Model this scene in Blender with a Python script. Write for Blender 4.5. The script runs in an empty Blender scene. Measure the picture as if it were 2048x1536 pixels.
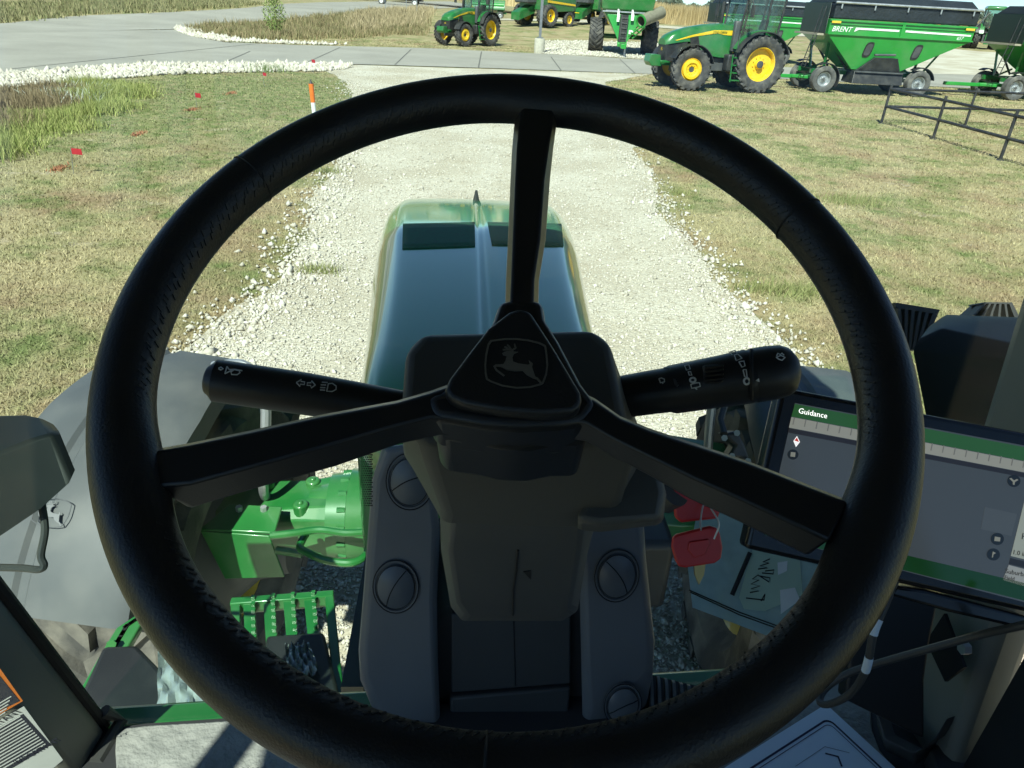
import bpy, math, random
import numpy as np
from mathutils import Vector, Matrix

random.seed(7)
RNG = np.random.default_rng(7)
sc = bpy.context.scene
COL = sc.collection

# ------------------------------------------------------------------ camera
FPX = 1420.0                      # focal length in pixels of the 2048 px wide photograph
PITCH, ROLL, YAW = math.radians(28.2), math.radians(3.3), math.radians(4.5)
CAM = np.array([-0.055, 0.0, 3.0])
_hd = np.array([math.sin(YAW), math.cos(YAW), 0]); _rt = np.array([math.cos(YAW), -math.sin(YAW), 0]); _zz = np.array([0, 0, 1.0])
CF = _hd * math.cos(PITCH) - _zz * math.sin(PITCH)
_u = _hd * math.sin(PITCH) + _zz * math.cos(PITCH)
CR = _rt * math.cos(ROLL) + _u * math.sin(ROLL)
CU = _u * math.cos(ROLL) - _rt * math.sin(ROLL)
cd = bpy.data.cameras.new('camera'); cam = bpy.data.objects.new('camera', cd); COL.objects.link(cam)
cd.sensor_width = 36; cd.lens = 36 * FPX / 2048; cd.clip_start = 0.02; cd.clip_end = 3000
cam.matrix_world = Matrix(((CR[0], CU[0], -CF[0], CAM[0]), (CR[1], CU[1], -CF[1], CAM[1]), (CR[2], CU[2], -CF[2], CAM[2]), (0, 0, 0, 1)))
sc.camera = cam

# ------------------------------------------------------------------ light
SUN_EL, SUN_AZ = math.radians(50), math.radians(20)      # shadows fall 20 degrees right of straight ahead
sdir = Vector((math.sin(SUN_AZ) * math.cos(SUN_EL), math.cos(SUN_AZ) * math.cos(SUN_EL), -math.sin(SUN_EL)))
sd = bpy.data.lights.new('sun', 'SUN'); sd.energy = 4.6; sd.angle = math.radians(0.55); sd.color = (1, 0.955, 0.88)
so = bpy.data.objects.new('sun', sd); COL.objects.link(so)
so.rotation_euler = sdir.to_track_quat('-Z', 'Y').to_euler(); so.location = (0, -10, 20)
W = bpy.data.worlds.new('World'); sc.world = W; W.use_nodes = True
wn = W.node_tree.nodes; bg = wn['Background']; sky = wn.new('ShaderNodeTexSky'); sky.sky_type = 'NISHITA'; sky.sun_disc = False
sky.sun_elevation = SUN_EL; sky.sun_rotation = SUN_AZ + math.pi; sky.altitude = 4000; sky.air_density = 1.0; sky.dust_density = 0.15; sky.ozone_density = 3.0
bg.inputs['Strength'].default_value = 0.08
W.node_tree.links.new(sky.outputs[0], bg.inputs['Color'])
sc.view_settings.view_transform = 'Standard'; sc.view_settings.look = 'None'; sc.view_settings.exposure = 1.0; sc.view_settings.gamma = 1
sc.render.engine = 'CYCLES'
sc.cycles.max_bounces = 8; sc.cycles.transparent_max_bounces = 24; sc.cycles.use_denoising = True
sc.cycles.caustics_reflective = False; sc.cycles.caustics_refractive = False

# ------------------------------------------------------------------ pixel helpers (a pixel gives a direction only)
def V(*a): return np.array(a, float)
def ray(px, py): return CR * (px - 1024) + CU * (768 - py) + CF * FPX
def D(px, py, d): return CAM + ray(px, py) * d / FPX
def atz(px, py, z):
    r = ray(px, py); return CAM + r * ((z - CAM[2]) / r[2])
def aty(px, py, y):
    r = ray(px, py); return CAM + r * ((y - CAM[1]) / r[1])
def onp(px, py, pl, off=0.0):                     # pl = (point, normal)
    r = ray(px, py); n = pl[1]
    return CAM + r * (((pl[0] + n * off - CAM) @ n) / (r @ n))
def plane3(a, b, c):
    n = np.cross(b - a, c - a); n = n / np.linalg.norm(n)
    if n @ (CAM - a) < 0: n = -n
    return (a, n)
def T(x, y):                                       # the lie of the land: flat near, rising past the drive
    r = np.hypot(x, y); s = np.clip((r - 62) / 32, 0, 1); s = s * s * (3 - 2 * s)
    return 1.3 * s + np.clip(r - 94, 0, None) * 0.010
def gp(px, py):
    r = ray(px, py); r = r / np.linalg.norm(r)
    lo, hi = 1.0, 900.0
    if (CAM + r * hi)[2] > T(*(CAM + r * hi)[:2]): hi = 900
    for t in np.geomspace(1.5, 900, 400):
        p = CAM + r * t
        if p[2] < T(p[0], p[1]): hi = t; break
        lo = t
    for _ in range(30):
        m = (lo + hi) / 2; p = CAM + r * m
        if p[2] < T(p[0], p[1]): hi = m
        else: lo = m
    p = CAM + r * hi
    return V(p[0], p[1], T(p[0], p[1]))

# ------------------------------------------------------------------ materials
MATS = {}
def mat(name, col, rough=0.5, metal=0.0, var=0.12, scale=6.0, bump=0.0, bscale=60.0, coat=0.0, emis=0.0, spec=0.5, col2=None, detail=4, dirt=None):
    if name in MATS: return MATS[name]
    m = bpy.data.materials.new(name); m.use_nodes = True; nt = m.node_tree; N = nt.nodes; L = nt.links
    b = N['Principled BSDF']
    geo = N.new('ShaderNodeTexCoord')
    nz = N.new('ShaderNodeTexNoise'); nz.inputs['Scale'].default_value = scale; nz.inputs['Detail'].default_value = detail
    L.new(geo.outputs['Object'], nz.inputs['Vector'])
    mx = N.new('ShaderNodeMix'); mx.data_type = 'RGBA'
    c2 = col2 if col2 else tuple(min(1, c * (1 + var)) for c in col)
    c1 = col if col2 else tuple(c * (1 - var) for c in col)
    mx.inputs[6].default_value = (*c1, 1); mx.inputs[7].default_value = (*c2, 1)
    ramp = N.new('ShaderNodeMapRange'); ramp.inputs[1].default_value = 0.32; ramp.inputs[2].default_value = 0.68
    L.new(nz.outputs['Fac'], ramp.inputs[0]); L.new(ramp.outputs[0], mx.inputs[0])
    out = mx.outputs[2]
    if dirt:                                         # a dusty film in patches
        nd = N.new('ShaderNodeTexNoise'); nd.inputs['Scale'].default_value = dirt[2]; nd.inputs['Detail'].default_value = 6
        L.new(geo.outputs['Object'], nd.inputs['Vector'])
        rd = N.new('ShaderNodeMapRange'); rd.inputs[1].default_value = 0.45; rd.inputs[2].default_value = 0.75; rd.inputs[4].default_value = dirt[1]
        L.new(nd.outputs['Fac'], rd.inputs[0])
        m2 = N.new('ShaderNodeMix'); m2.data_type = 'RGBA'; m2.inputs[7].default_value = (*dirt[0], 1)
        L.new(rd.outputs[0], m2.inputs[0]); L.new(out, m2.inputs[6]); out = m2.outputs[2]
    L.new(out, b.inputs['Base Color'])
    rr = N.new('ShaderNodeMapRange'); rr.inputs[3].default_value = max(0.02, rough * 0.85); rr.inputs[4].default_value = min(1, rough * 1.2)
    L.new(nz.outputs['Fac'], rr.inputs[0]); L.new(rr.outputs[0], b.inputs['Roughness'])
    b.inputs['Metallic'].default_value = metal; b.inputs['Specular IOR Level'].default_value = spec
    b.inputs['Coat Weight'].default_value = coat; b.inputs['Coat Roughness'].default_value = 0.08
    if emis: L.new(out, b.inputs['Emission Color']); b.inputs['Emission Strength'].default_value = emis
    if bump:
        nb = N.new('ShaderNodeTexNoise'); nb.inputs['Scale'].default_value = bscale; nb.inputs['Detail'].default_value = 3
        L.new(geo.outputs['Object'], nb.inputs['Vector'])
        bp = N.new('ShaderNodeBump'); bp.inputs['Strength'].default_value = bump; bp.inputs['Distance'].default_value = 0.6 / bscale
        L.new(nb.outputs['Fac'], bp.inputs['Height']); L.new(bp.outputs[0], b.inputs['Normal'])
    MATS[name] = m
    return m
def glassmat(name, tint, dust=0.02, gloss=1.0, dcol=(.85, .83, .76)):
    if name in MATS: return MATS[name]
    m = bpy.data.materials.new(name); m.use_nodes = True; nt = m.node_tree; N = nt.nodes; L = nt.links
    for n in list(N): N.remove(n)
    o = N.new('ShaderNodeOutputMaterial'); t = N.new('ShaderNodeBsdfTransparent'); g = N.new('ShaderNodeBsdfGlossy'); d = N.new('ShaderNodeBsdfTranslucent'); df = N.new('ShaderNodeBsdfDiffuse')
    t.inputs[0].default_value = (*tint, 1); g.inputs['Roughness'].default_value = 0.015
    d.inputs[0].default_value = (*dcol, 1); df.inputs[0].default_value = (*dcol, 1)
    lw = N.new('ShaderNodeLayerWeight'); lw.inputs['Blend'].default_value = .5        # Schlick: the same from either face of the thin pane
    pw = N.new('ShaderNodeMath'); pw.operation = 'POWER'; pw.inputs[1].default_value = 5; L.new(lw.outputs['Facing'], pw.inputs[0])
    fr = N.new('ShaderNodeMath'); fr.operation = 'MULTIPLY_ADD'; fr.inputs[1].default_value = .96 * gloss; fr.inputs[2].default_value = .035 * gloss; L.new(pw.outputs[0], fr.inputs[0])
    ad = N.new('ShaderNodeMixShader'); ad.inputs[0].default_value = 0.5; L.new(d.outputs[0], ad.inputs[1]); L.new(df.outputs[0], ad.inputs[2])
    nz = N.new('ShaderNodeTexNoise'); nz.inputs['Scale'].default_value = 5; nz.inputs['Detail'].default_value = 8
    tc = N.new('ShaderNodeTexCoord'); L.new(tc.outputs['Object'], nz.inputs[0])
    mr = N.new('ShaderNodeMapRange'); mr.inputs[1].default_value = .3; mr.inputs[2].default_value = .8; mr.inputs[3].default_value = dust * .4; mr.inputs[4].default_value = dust * 2
    L.new(nz.outputs['Fac'], mr.inputs[0])
    m1 = N.new('ShaderNodeMixShader'); L.new(mr.outputs[0], m1.inputs[0]); L.new(t.outputs[0], m1.inputs[1]); L.new(ad.outputs[0], m1.inputs[2])
    m2 = N.new('ShaderNodeMixShader'); L.new(fr.outputs[0], m2.inputs[0]); L.new(m1.outputs[0], m2.inputs[1]); L.new(g.outputs[0], m2.inputs[2])
    L.new(m2.outputs[0], o.inputs[0]); MATS[name] = m
    return m

# ------------------------------------------------------------------ mesh helpers
def unit(v):
    v = np.asarray(v, float); return v / (np.linalg.norm(v) + 1e-12)
def tagx(o, label=None, cat=None, group=None, kind=None):
    if label: o['label'] = label
    if cat: o['category'] = cat
    if group: o['group'] = group
    if kind: o['kind'] = kind
    return o
def link(name, me, parent=None):
    o = bpy.data.objects.new(name, me); COL.objects.link(o)
    if parent is not None: o.parent = parent
    return o
def empty(name, loc=(0, 0, 0), rz=0.0, parent=None):
    o = bpy.data.objects.new(name, None); COL.objects.link(o); o.location = loc; o.rotation_euler = (0, 0, rz); o.empty_display_size = .2
    if parent is not None: o.parent = parent
    return o
def thing(name, label, cat, loc=(0, 0, 0), rz=0.0, group=None):
    return tagx(empty(name, loc, rz), label, cat, group)
class MB:
    def __init__(s): s.v = []; s.f = []
    def add(s, vs, fs):
        n = len(s.v); s.v.extend([tuple(map(float, p)) for p in vs]); s.f.extend([tuple(i + n for i in f) for f in fs]); return s
    def hexa(s, p):                                   # bottom 4 (ccw), top 4
        return s.add(p, [(3, 2, 1, 0), (4, 5, 6, 7), (0, 1, 5, 4), (1, 2, 6, 5), (2, 3, 7, 6), (3, 0, 4, 7)])
    def box(s, c, sz, rz=0.0, ax=None):
        c = np.asarray(c, float); hx, hy, hz = [k / 2 for k in sz]
        if ax is None:
            cz, sn = math.cos(rz), math.sin(rz); X = V(cz, sn, 0); Y = V(-sn, cz, 0); Z = V(0, 0, 1)
        else: X, Y, Z = [unit(a) for a in ax]
        P = [c + X * a * hx + Y * b * hy + Z * k * hz for k in (-1, 1) for a, b in ((-1, -1), (1, -1), (1, 1), (-1, 1))]
        return s.hexa(P)
    def prism(s, pts, vec):
        pts = [np.asarray(p, float) for p in pts]; n = len(pts); vec = np.asarray(vec, float)
        nn = sum((np.cross(pts[i] - pts[0], pts[(i + 1) % n] - pts[0]) for i in range(n)), V(0, 0, 0))
        q = [p + vec for p in pts]
        if nn @ vec < 0:                              # keep outward faces
            fs = [tuple(range(n)), tuple(range(2 * n - 1, n - 1, -1))] + [((i + 1) % n, i, n + i, n + (i + 1) % n) for i in range(n)]
        else:
            fs = [tuple(range(n - 1, -1, -1)), tuple(range(n, 2 * n))] + [(i, (i + 1) % n, n + (i + 1) % n, n + i) for i in range(n)]
        return s.add(pts + q, fs)
    def loft(s, loops, closed=True, cap=True):
        n = len(loops[0]); vs = [p for l in loops for p in l]; fs = []
        for k in range(len(loops) - 1):
            for i in range(n if closed else n - 1):
                j = (i + 1) % n; a = k * n; fs.append((a + i, a + j, a + n + j, a + n + i))
        if cap and closed:
            fs.append(tuple(range(n - 1, -1, -1))); b = (len(loops) - 1) * n; fs.append(tuple(range(b, b + n)))
        return s.add(vs, fs)
    def frame(s, d):
        d = unit(d); a = V(0, 0, 1) if abs(d[2]) < 0.9 else V(1, 0, 0)
        x = unit(np.cross(a, d)); y = np.cross(d, x); return x, y
    def cyl(s, p0, p1, r0, r1=None, n=12, cap=True):
        p0 = np.asarray(p0, float); p1 = np.asarray(p1, float); r1 = r0 if r1 is None else r1
        x, y = s.frame(p1 - p0)
        A = [2 * math.pi * i / n for i in range(n)]
        return s.loft([[p + (x * math.cos(a) + y * math.sin(a)) * r for a in A] for p, r in ((p0, r0), (p1, r1))], True, cap)
    def tube(s, path, r, n=8):
        path = [np.asarray(p, float) for p in path]; m = len(path); x = None; loops = []
        A = [2 * math.pi * i / n for i in range(n)]
        for i, p in enumerate(path):
            d = unit(path[min(i + 1, m - 1)] - path[max(i - 1, 0)])
            if x is None: x, y = s.frame(d)
            else:
                x = unit(x - d * (x @ d)); y = np.cross(d, x)
            rr = r[i] if hasattr(r, '__len__') else r
            loops.append([p + (x * math.cos(a) + y * math.sin(a)) * rr for a in A])
        return s.loft(loops)
    def lathe(s, prof, o=(0, 0, 0), ax=(0, 1, 0), n=24, closed=False):   # prof: (height along axis, radius)
        o = np.asarray(o, float); d = unit(ax); x, y = s.frame(d)
        A = [2 * math.pi * i / n for i in range(n)]
        loops = [[o + d * h + (x * math.cos(a) + y * math.sin(a)) * r for a in A] for h, r in prof]
        if closed: loops.append(loops[0])
        return s.loft(loops, True, not closed)
    def mesh(s, name, m, smooth=35):
        me = bpy.data.meshes.new(name); me.from_pydata(s.v, [], s.f); me.update()
        me.materials.append(m)
        if smooth is not None:
            me.polygons.foreach_set('use_smooth', [True] * len(me.polygons)); me.set_sharp_from_angle(angle=math.radians(smooth))
        return me
    def build(s, name, m, parent=None, smooth=35, bevel=0.0, seg=2, sub=0, fix=True):
        me = s.mesh(name, m, smooth)
        o = link(name, me, parent)
        if fix:
            import bmesh
            b = bmesh.new(); b.from_mesh(me); bmesh.ops.recalc_face_normals(b, faces=b.faces); b.to_mesh(me); b.free()
        if bevel:
            k = o.modifiers.new('bevel', 'BEVEL'); k.width = bevel; k.segments = seg; k.limit_method = 'ANGLE'; k.angle_limit = math.radians(28)
            k.harden_normals = False
        if sub:
            k = o.modifiers.new('sub', 'SUBSURF'); k.levels = sub; k.render_levels = sub
        return o
def smooth_path(pts, k=6):                               # Catmull-Rom
    P = [np.asarray(p, float) for p in pts]; P = [2 * P[0] - P[1]] + P + [2 * P[-1] - P[-2]]; out = []
    for i in range(1, len(P) - 2):
        for j in range(k):
            t = j / k; a, b, c, d = P[i - 1:i + 3]
            out.append(0.5 * ((2 * b) + (c - a) * t + (2 * a - 5 * b + 4 * c - d) * t * t + (3 * b - a - 3 * c + d) * t ** 3))
    out.append(P[-2]); return out
def copy_tree(o, parent=None):
    c = o.copy(); COL.objects.link(c); c.parent = parent
    for ch in list(o.children): copy_tree(ch, c)
    return c
def rawmesh(name, verts, faces, m, parent=None, smooth=False):   # numpy arrays, equal-sized faces
    me = bpy.data.meshes.new(name); k = faces.shape[1]
    me.vertices.add(len(verts)); me.vertices.foreach_set('co', np.ascontiguousarray(verts, np.float32).ravel())
    me.loops.add(faces.size); me.loops.foreach_set('vertex_index', faces.astype(np.int32).ravel())
    me.polygons.add(len(faces)); me.polygons.foreach_set('loop_start', np.arange(0, faces.size, k, dtype=np.int32))
    if smooth: me.polygons.foreach_set('use_smooth', [True] * len(faces))
    me.update(calc_edges=True); me.materials.append(m)
    return link(name, me, parent)
def text_on(name, body, o, x, y, size, m, parent, depth=0.001, align='LEFT', shear=0.0):
    cu = bpy.data.curves.new('t', 'FONT'); cu.body = body; cu.size = size; cu.extrude = depth / 2; cu.align_x = align; cu.resolution_u = 2; cu.shear = shear
    ob = bpy.data.objects.new('t', cu); COL.objects.link(ob)
    me = bpy.data.meshes.new_from_object(ob.evaluated_get(bpy.context.evaluated_depsgraph_get()))
    bpy.data.objects.remove(ob); bpy.data.curves.remove(cu)
    x = unit(x); y = unit(y); z = np.cross(x, y); o = np.asarray(o, float)
    co = np.empty(len(me.vertices) * 3, np.float32); me.vertices.foreach_get('co', co); co = co.reshape(-1, 3)
    co = o + co[:, :1] * x + co[:, 1:2] * y + co[:, 2:] * z
    me.vertices.foreach_set('co', co.astype(np.float32).ravel()); me.update(); me.materials.clear(); me.materials.append(m)
    return link(name, me, parent)
def inpoly(x, y, poly):
    r = np.zeros(len(x), bool); n = len(poly)
    for i in range(n):
        x1, y1 = poly[i]; x2, y2 = poly[(i + 1) % n]
        c = (y1 > y) != (y2 > y)
        with np.errstate(divide='ignore', invalid='ignore'): r ^= c & (x < (x2 - x1) * (y - y1) / (y2 - y1 + 1e-12) + x1)
    return r

# ------------------------------------------------------------------ ground materials
def posnoise(N, L, scale, detail=4, seed=0.0, rough=0.55):
    g = N.new('ShaderNodeNewGeometry'); a = N.new('ShaderNodeVectorMath'); a.operation = 'ADD'; a.inputs[1].default_value = (seed, seed * 1.7, 0)
    L.new(g.outputs['Position'], a.inputs[0])
    n = N.new('ShaderNodeTexNoise'); n.inputs['Scale'].default_value = scale; n.inputs['Detail'].default_value = detail; n.inputs['Roughness'].default_value = rough
    L.new(a.outputs[0], n.inputs['Vector']); return n.outputs['Fac']
def rng(N, L, s, a, b, c=0.0, d=1.0):
    m = N.new('ShaderNodeMapRange'); m.inputs[1].default_value = a; m.inputs[2].default_value = b; m.inputs[3].default_value = c; m.inputs[4].default_value = d
    L.new(s, m.inputs[0]); return m.outputs[0]
def mixc(N, L, f, c1, c2):
    m = N.new('ShaderNodeMix'); m.data_type = 'RGBA'; L.new(f, m.inputs[0]) if not isinstance(f, float) else m.inputs[0].__setattr__('default_value', f)
    for k, c in ((6, c1), (7, c2)):
        if isinstance(c, tuple): m.inputs[k].default_value = (*c, 1)
        else: L.new(c, m.inputs[k])
    return m.outputs[2]
def near(N, L, pt, r0, r1):                              # a greener patch of turf round a point
    g = N.new('ShaderNodeNewGeometry'); d = N.new('ShaderNodeVectorMath'); d.operation = 'DISTANCE'; d.inputs[1].default_value = pt
    L.new(g.outputs['Position'], d.inputs[0]); return rng(N, L, d.outputs['Value'], r0, r1, 1, 0)
def addf(N, L, a, b, op='ADD', c=None):
    m = N.new('ShaderNodeMath'); m.operation = op; m.use_clamp = True
    L.new(a, m.inputs[0])
    if isinstance(b, float): m.inputs[1].default_value = b
    else: L.new(b, m.inputs[1])
    return m.outputs[0]
def turf_colour(N, L, k=1.0):
    big = rng(N, L, posnoise(N, L, 0.33, 5, 3.0, 0.65), .42, .62)
    fine = rng(N, L, posnoise(N, L, 5.0, 5, 11.0, 0.75), .30, .72)
    gr = rng(N, L, posnoise(N, L, 0.62, 5, 31.0, 0.65), .47, .60)
    c = mixc(N, L, big, (.315 * k, .262 * k, .150 * k), (.262 * k, .240 * k, .120 * k))
    c = mixc(N, L, fine, c, (.35 * k, .30 * k, .172 * k))
    for p, a, b in (((-10, 22, 0), 3.0, 11.0), ((-5.5, 27, 0), 1.5, 6.0), ((-14, 17, 0), 1, 6)):
        gr = addf(N, L, gr, addf(N, L, near(N, L, p, a, b), 0.95, 'MULTIPLY'))
    c = mixc(N, L, addf(N, L, rng(N, L, posnoise(N, L, .45, 6, 91.0, .7), .47, .63), .8, 'MULTIPLY'), c, (.245 * k, .175 * k, .105 * k))
    gr = addf(N, L, gr, rng(N, L, posnoise(N, L, 3.4, 4, 51.0), .25, .6), 'MULTIPLY')
    return mixc(N, L, gr, c, (.14 * k, .17 * k, .062 * k))
def newmat(name):
    m = bpy.data.materials.new(name); m.use_nodes = True; MATS[name] = m
    return m, m.node_tree.nodes, m.node_tree.links, m.node_tree.nodes['Principled BSDF']
m, N, L, B = newmat('turf')
c = turf_colour(N, L, 1.04)
c = mixc(N, L, rng(N, L, posnoise(N, L, 0.9, 6, 70.0, .7), .60, .70), c, (.40, .34, .25))     # worn bare soil
L.new(c, B.inputs['Base Color']); B.inputs['Roughness'].default_value = .95; B.inputs['Specular IOR Level'].default_value = .15
bp = N.new('ShaderNodeBump'); bp.inputs['Strength'].default_value = .8; bp.inputs['Distance'].default_value = .03
L.new(posnoise(N, L, 22, 5, 5.0, .7), bp.inputs['Height']); L.new(bp.outputs[0], B.inputs['Normal'])
m, N, L, B = newmat('turf_blade')
g = N.new('ShaderNodeNewGeometry'); ri = rng(N, L, g.outputs['Random Per Island'], 0, 1, .8, 1.3)
c = turf_colour(N, L, 1.16); mm = N.new('ShaderNodeMix'); mm.data_type = 'RGBA'; mm.blend_type = 'MULTIPLY'; mm.inputs[0].default_value = 1
cx = N.new('ShaderNodeCombineColor'); [L.new(ri, cx.inputs[i]) for i in range(3)]
L.new(c, mm.inputs[6]); L.new(cx.outputs[0], mm.inputs[7]); L.new(mm.outputs[2], B.inputs['Base Color'])
B.inputs['Roughness'].default_value = .7; B.inputs['Specular IOR Level'].default_value = .2
def bladmat(name, c1, c2, tr=0.0):
    m, N, L, B = newmat(name); g = N.new('ShaderNodeNewGeometry')
    L.new(mixc(N, L, g.outputs['Random Per Island'], c1, c2), B.inputs['Base Color']); B.inputs['Roughness'].default_value = .7; B.inputs['Specular IOR Level'].default_value = .2
    return m
m, N, L, B = newmat('gravel')
f1 = posnoise(N, L, 0.5, 5, 2.0); f2 = posnoise(N, L, 30, 5, 9.0, .8)
c = mixc(N, L, rng(N, L, f1, .40, .60), (.43, .385, .295), (.60, .57, .485))
c = mixc(N, L, rng(N, L, f2, .35, .62), (.40, .365, .285), c)
L.new(c, B.inputs['Base Color']); B.inputs['Roughness'].default_value = .9; B.inputs['Specular IOR Level'].default_value = .2
vo = N.new('ShaderNodeTexVoronoi'); vo.inputs['Scale'].default_value = 26; g = N.new('ShaderNodeNewGeometry'); L.new(g.outputs['Position'], vo.inputs['Vector'])
bp = N.new('ShaderNodeBump'); bp.inputs['Strength'].default_value = .7; bp.inputs['Distance'].default_value = .022; bp.invert = True
L.new(vo.outputs['Distance'], bp.inputs['Height']); L.new(bp.outputs[0], B.inputs['Normal'])
m, N, L, B = newmat('concrete_road')
f1 = posnoise(N, L, .25, 6, 2.0, .6); f2 = posnoise(N, L, 6, 4, 9.0, .7)
c = mixc(N, L, rng(N, L, f1, .35, .68), (.245, .232, .20), (.33, .315, .272)); c = mixc(N, L, rng(N, L, f2, .3, .7, 0, .5), c, (.34, .335, .305))
L.new(c, B.inputs['Base Color']); B.inputs['Roughness'].default_value = .95; B.inputs['Specular IOR Level'].default_value = .12
m, N, L, B = newmat('stone'); g = N.new('ShaderNodeNewGeometry')
c = mixc(N, L, g.outputs['Random Per Island'], (.38, .345, .275), (.64, .61, .53)); L.new(c, B.inputs['Base Color']); B.inputs['Roughness'].default_value = .85; B.inputs['Specular IOR Level'].default_value = .25

# ------------------------------------------------------------------ ground sheet
rad = np.concatenate([[0.0], np.arange(2, 56, 3.0), np.arange(56, 100, 1.5), np.geomspace(100, 1800, 40)])
na = 128; verts = []; faces = []
ang = np.linspace(0, 2 * np.pi, na, endpoint=False)
gx = np.outer(rad, np.sin(ang)).ravel(); gy = np.outer(rad, np.cos(ang)).ravel(); gz = T(gx, gy)
gz[np.hypot(gx, gy) > 150] = T(0, 150.0)
idx = np.arange(len(rad) * na).reshape(len(rad), na)
fa = np.stack([idx[:-1], np.roll(idx, -1, 1)[:-1], np.roll(idx, -1, 1)[1:], idx[1:]], -1).reshape(-1, 4)
tagx(rawmesh('ground', np.stack([gx, gy, gz], 1), fa, MATS['turf'], smooth=True), kind='structure')

def resample(P, n):
    P = np.array(P, float)[:, :2]; d = np.r_[0, np.cumsum(np.hypot(*np.diff(P, axis=0).T))]; t = np.linspace(0, d[-1], n)
    return np.stack([np.interp(t, d, P[:, 0]), np.interp(t, d, P[:, 1])], 1)
def strip(name, A, Bp, m, lift, n=90, k=12, kind='structure', edge=0.0, parent=None):
    A = resample(A, n); Bp = resample(Bp, n)
    if edge:
        for Q, s in ((A, 1), (Bp, 2)):
            q = np.random.default_rng(s + n); e = np.convolve(q.normal(0, edge, n + 4), np.ones(5) / 3, 'valid'); Q[:, 0] += e
    t = np.linspace(0, 1, k)[None, :, None]; P = A[:, None] * (1 - t) + Bp[:, None] * t
    z = T(P[..., 0], P[..., 1]) + lift; v = np.concatenate([P, z[..., None]], -1).reshape(-1, 3)
    i = np.arange(n * k).reshape(n, k); f = np.stack([i[:-1, :-1], i[1:, :-1], i[1:, 1:], i[:-1, 1:]], -1).reshape(-1, 4)
    o = rawmesh(name, v, f, m, parent, smooth=True)
    if o.data.polygons[0].normal.z < 0: o.data.flip_normals()
    return tagx(o, kind=kind) if parent is None else o
G = lambda pts: [gp(*p)[:2] for p in pts]
near_edge = G([(-260, 172), (-120, 158), (0, 147), (120, 140), (290, 128), (500, 127), (650, 128), (800, 132), (1000, 138), (1250, 147), (1600, 160), (1950, 178), (2300, 196)])
far_edge = G([(-260, 70), (-120, 66), (0, 64), (180, 62), (300, 61), (352, 60), (370, 68), (400, 77), (450, 85), (600, 91), (850, 97), (1080, 108), (1250, 118), (1550, 134), (1960, 150), (2300, 170)])
road = strip('road', near_edge, far_edge, MATS['concrete_road'], .03, 160, 10)
back_near = G([(-400, 90), (-200, 74), (0, 66), (200, 62), (352, 59), (390, 54), (450, 48), (520, 43), (600, 37), (700, 27), (780, 22), (860, 18), (960, 14)])
back_far = G([(-400, 76), (-200, 60), (0, 48), (90, 38), (160, 32), (340, 25), (440, 20), (500, 16), (540, 12), (570, 8), (640, 5), (760, 3), (900, 3)])
strip('road', back_near, back_far, MATS['concrete_road'], .034, 150, 8)
gl_l = [(-2.6, -6), (-2.6, 0), (-2.5, 5), (-2.55, 6.2), (-2.2, 8), (-2.3, 9.6), (-2.5, 12), (-2.75, 16.7), (-3.4, 22.8), (-4.6, 29), (-6.3, 34), (-8.3, 36.6)]
gl_r = [(3.2, -6), (3.2, 0), (3.25, 6.5), (3.25, 8.3), (3.4, 12), (4.0, 18.4), (4.1, 24), (4.6, 30), (6.6, 35.5), (9.6, 41)]
lane = strip('gravel_lane', gl_l, gl_r, MATS['gravel'], .012, 120, 16, edge=.16)
pad_a = G([(1084, 109), (1180, 113), (1290, 119), (1400, 126)]); pad_b = G([(1090, 82), (1180, 82), (1290, 86), (1400, 94)])
strip('gravel_pad', pad_a, pad_b, MATS['gravel'], .02, 30, 8)
strip('gravel_yard', G([(1700, 141), (1850, 148), (1960, 151), (2200, 162)]), G([(1700, 92), (1850, 93), (1960, 104), (2200, 116)]), MATS['gravel'], .04, 30, 8)
strip('gravel_track', G([(960, 40), (1080, 43), (1180, 46), (1400, 62), (1620, 74)]), G([(960, 37), (1080, 39), (1180, 41), (1400, 57), (1620, 67)]), MATS['gravel'], .045, 40, 3)
# saw-cut joints of the concrete drive, one sunk dark line per slab edge
jm = mat('joint', (.12, .115, .10), .9)
for a, b in [((790, 131), (822, 100)), ((957, 136), (963, 104)), ((1122, 142), (1102, 115)), ((1270, 148), (1240, 120)), ((615, 126), (680, 96)), ((450, 126), (500, 104)), ((290, 127), (285, 120)), ((20, 140), (520, 88))]:
    A, Bq = gp(*a), gp(*b); d = unit(Bq - A); s = np.cross(d, V(0, 0, 1)) * .035; n = 10
    mb = MB(); P = [A + (Bq - A) * i / n for i in range(n + 1)]
    for p in P: p[2] = T(p[0], p[1]) + .038
    mb.loft([[p - s, p + s] for p in P], closed=False, cap=False); mb.build('slab_joint', jm, road, smooth=None)

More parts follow.
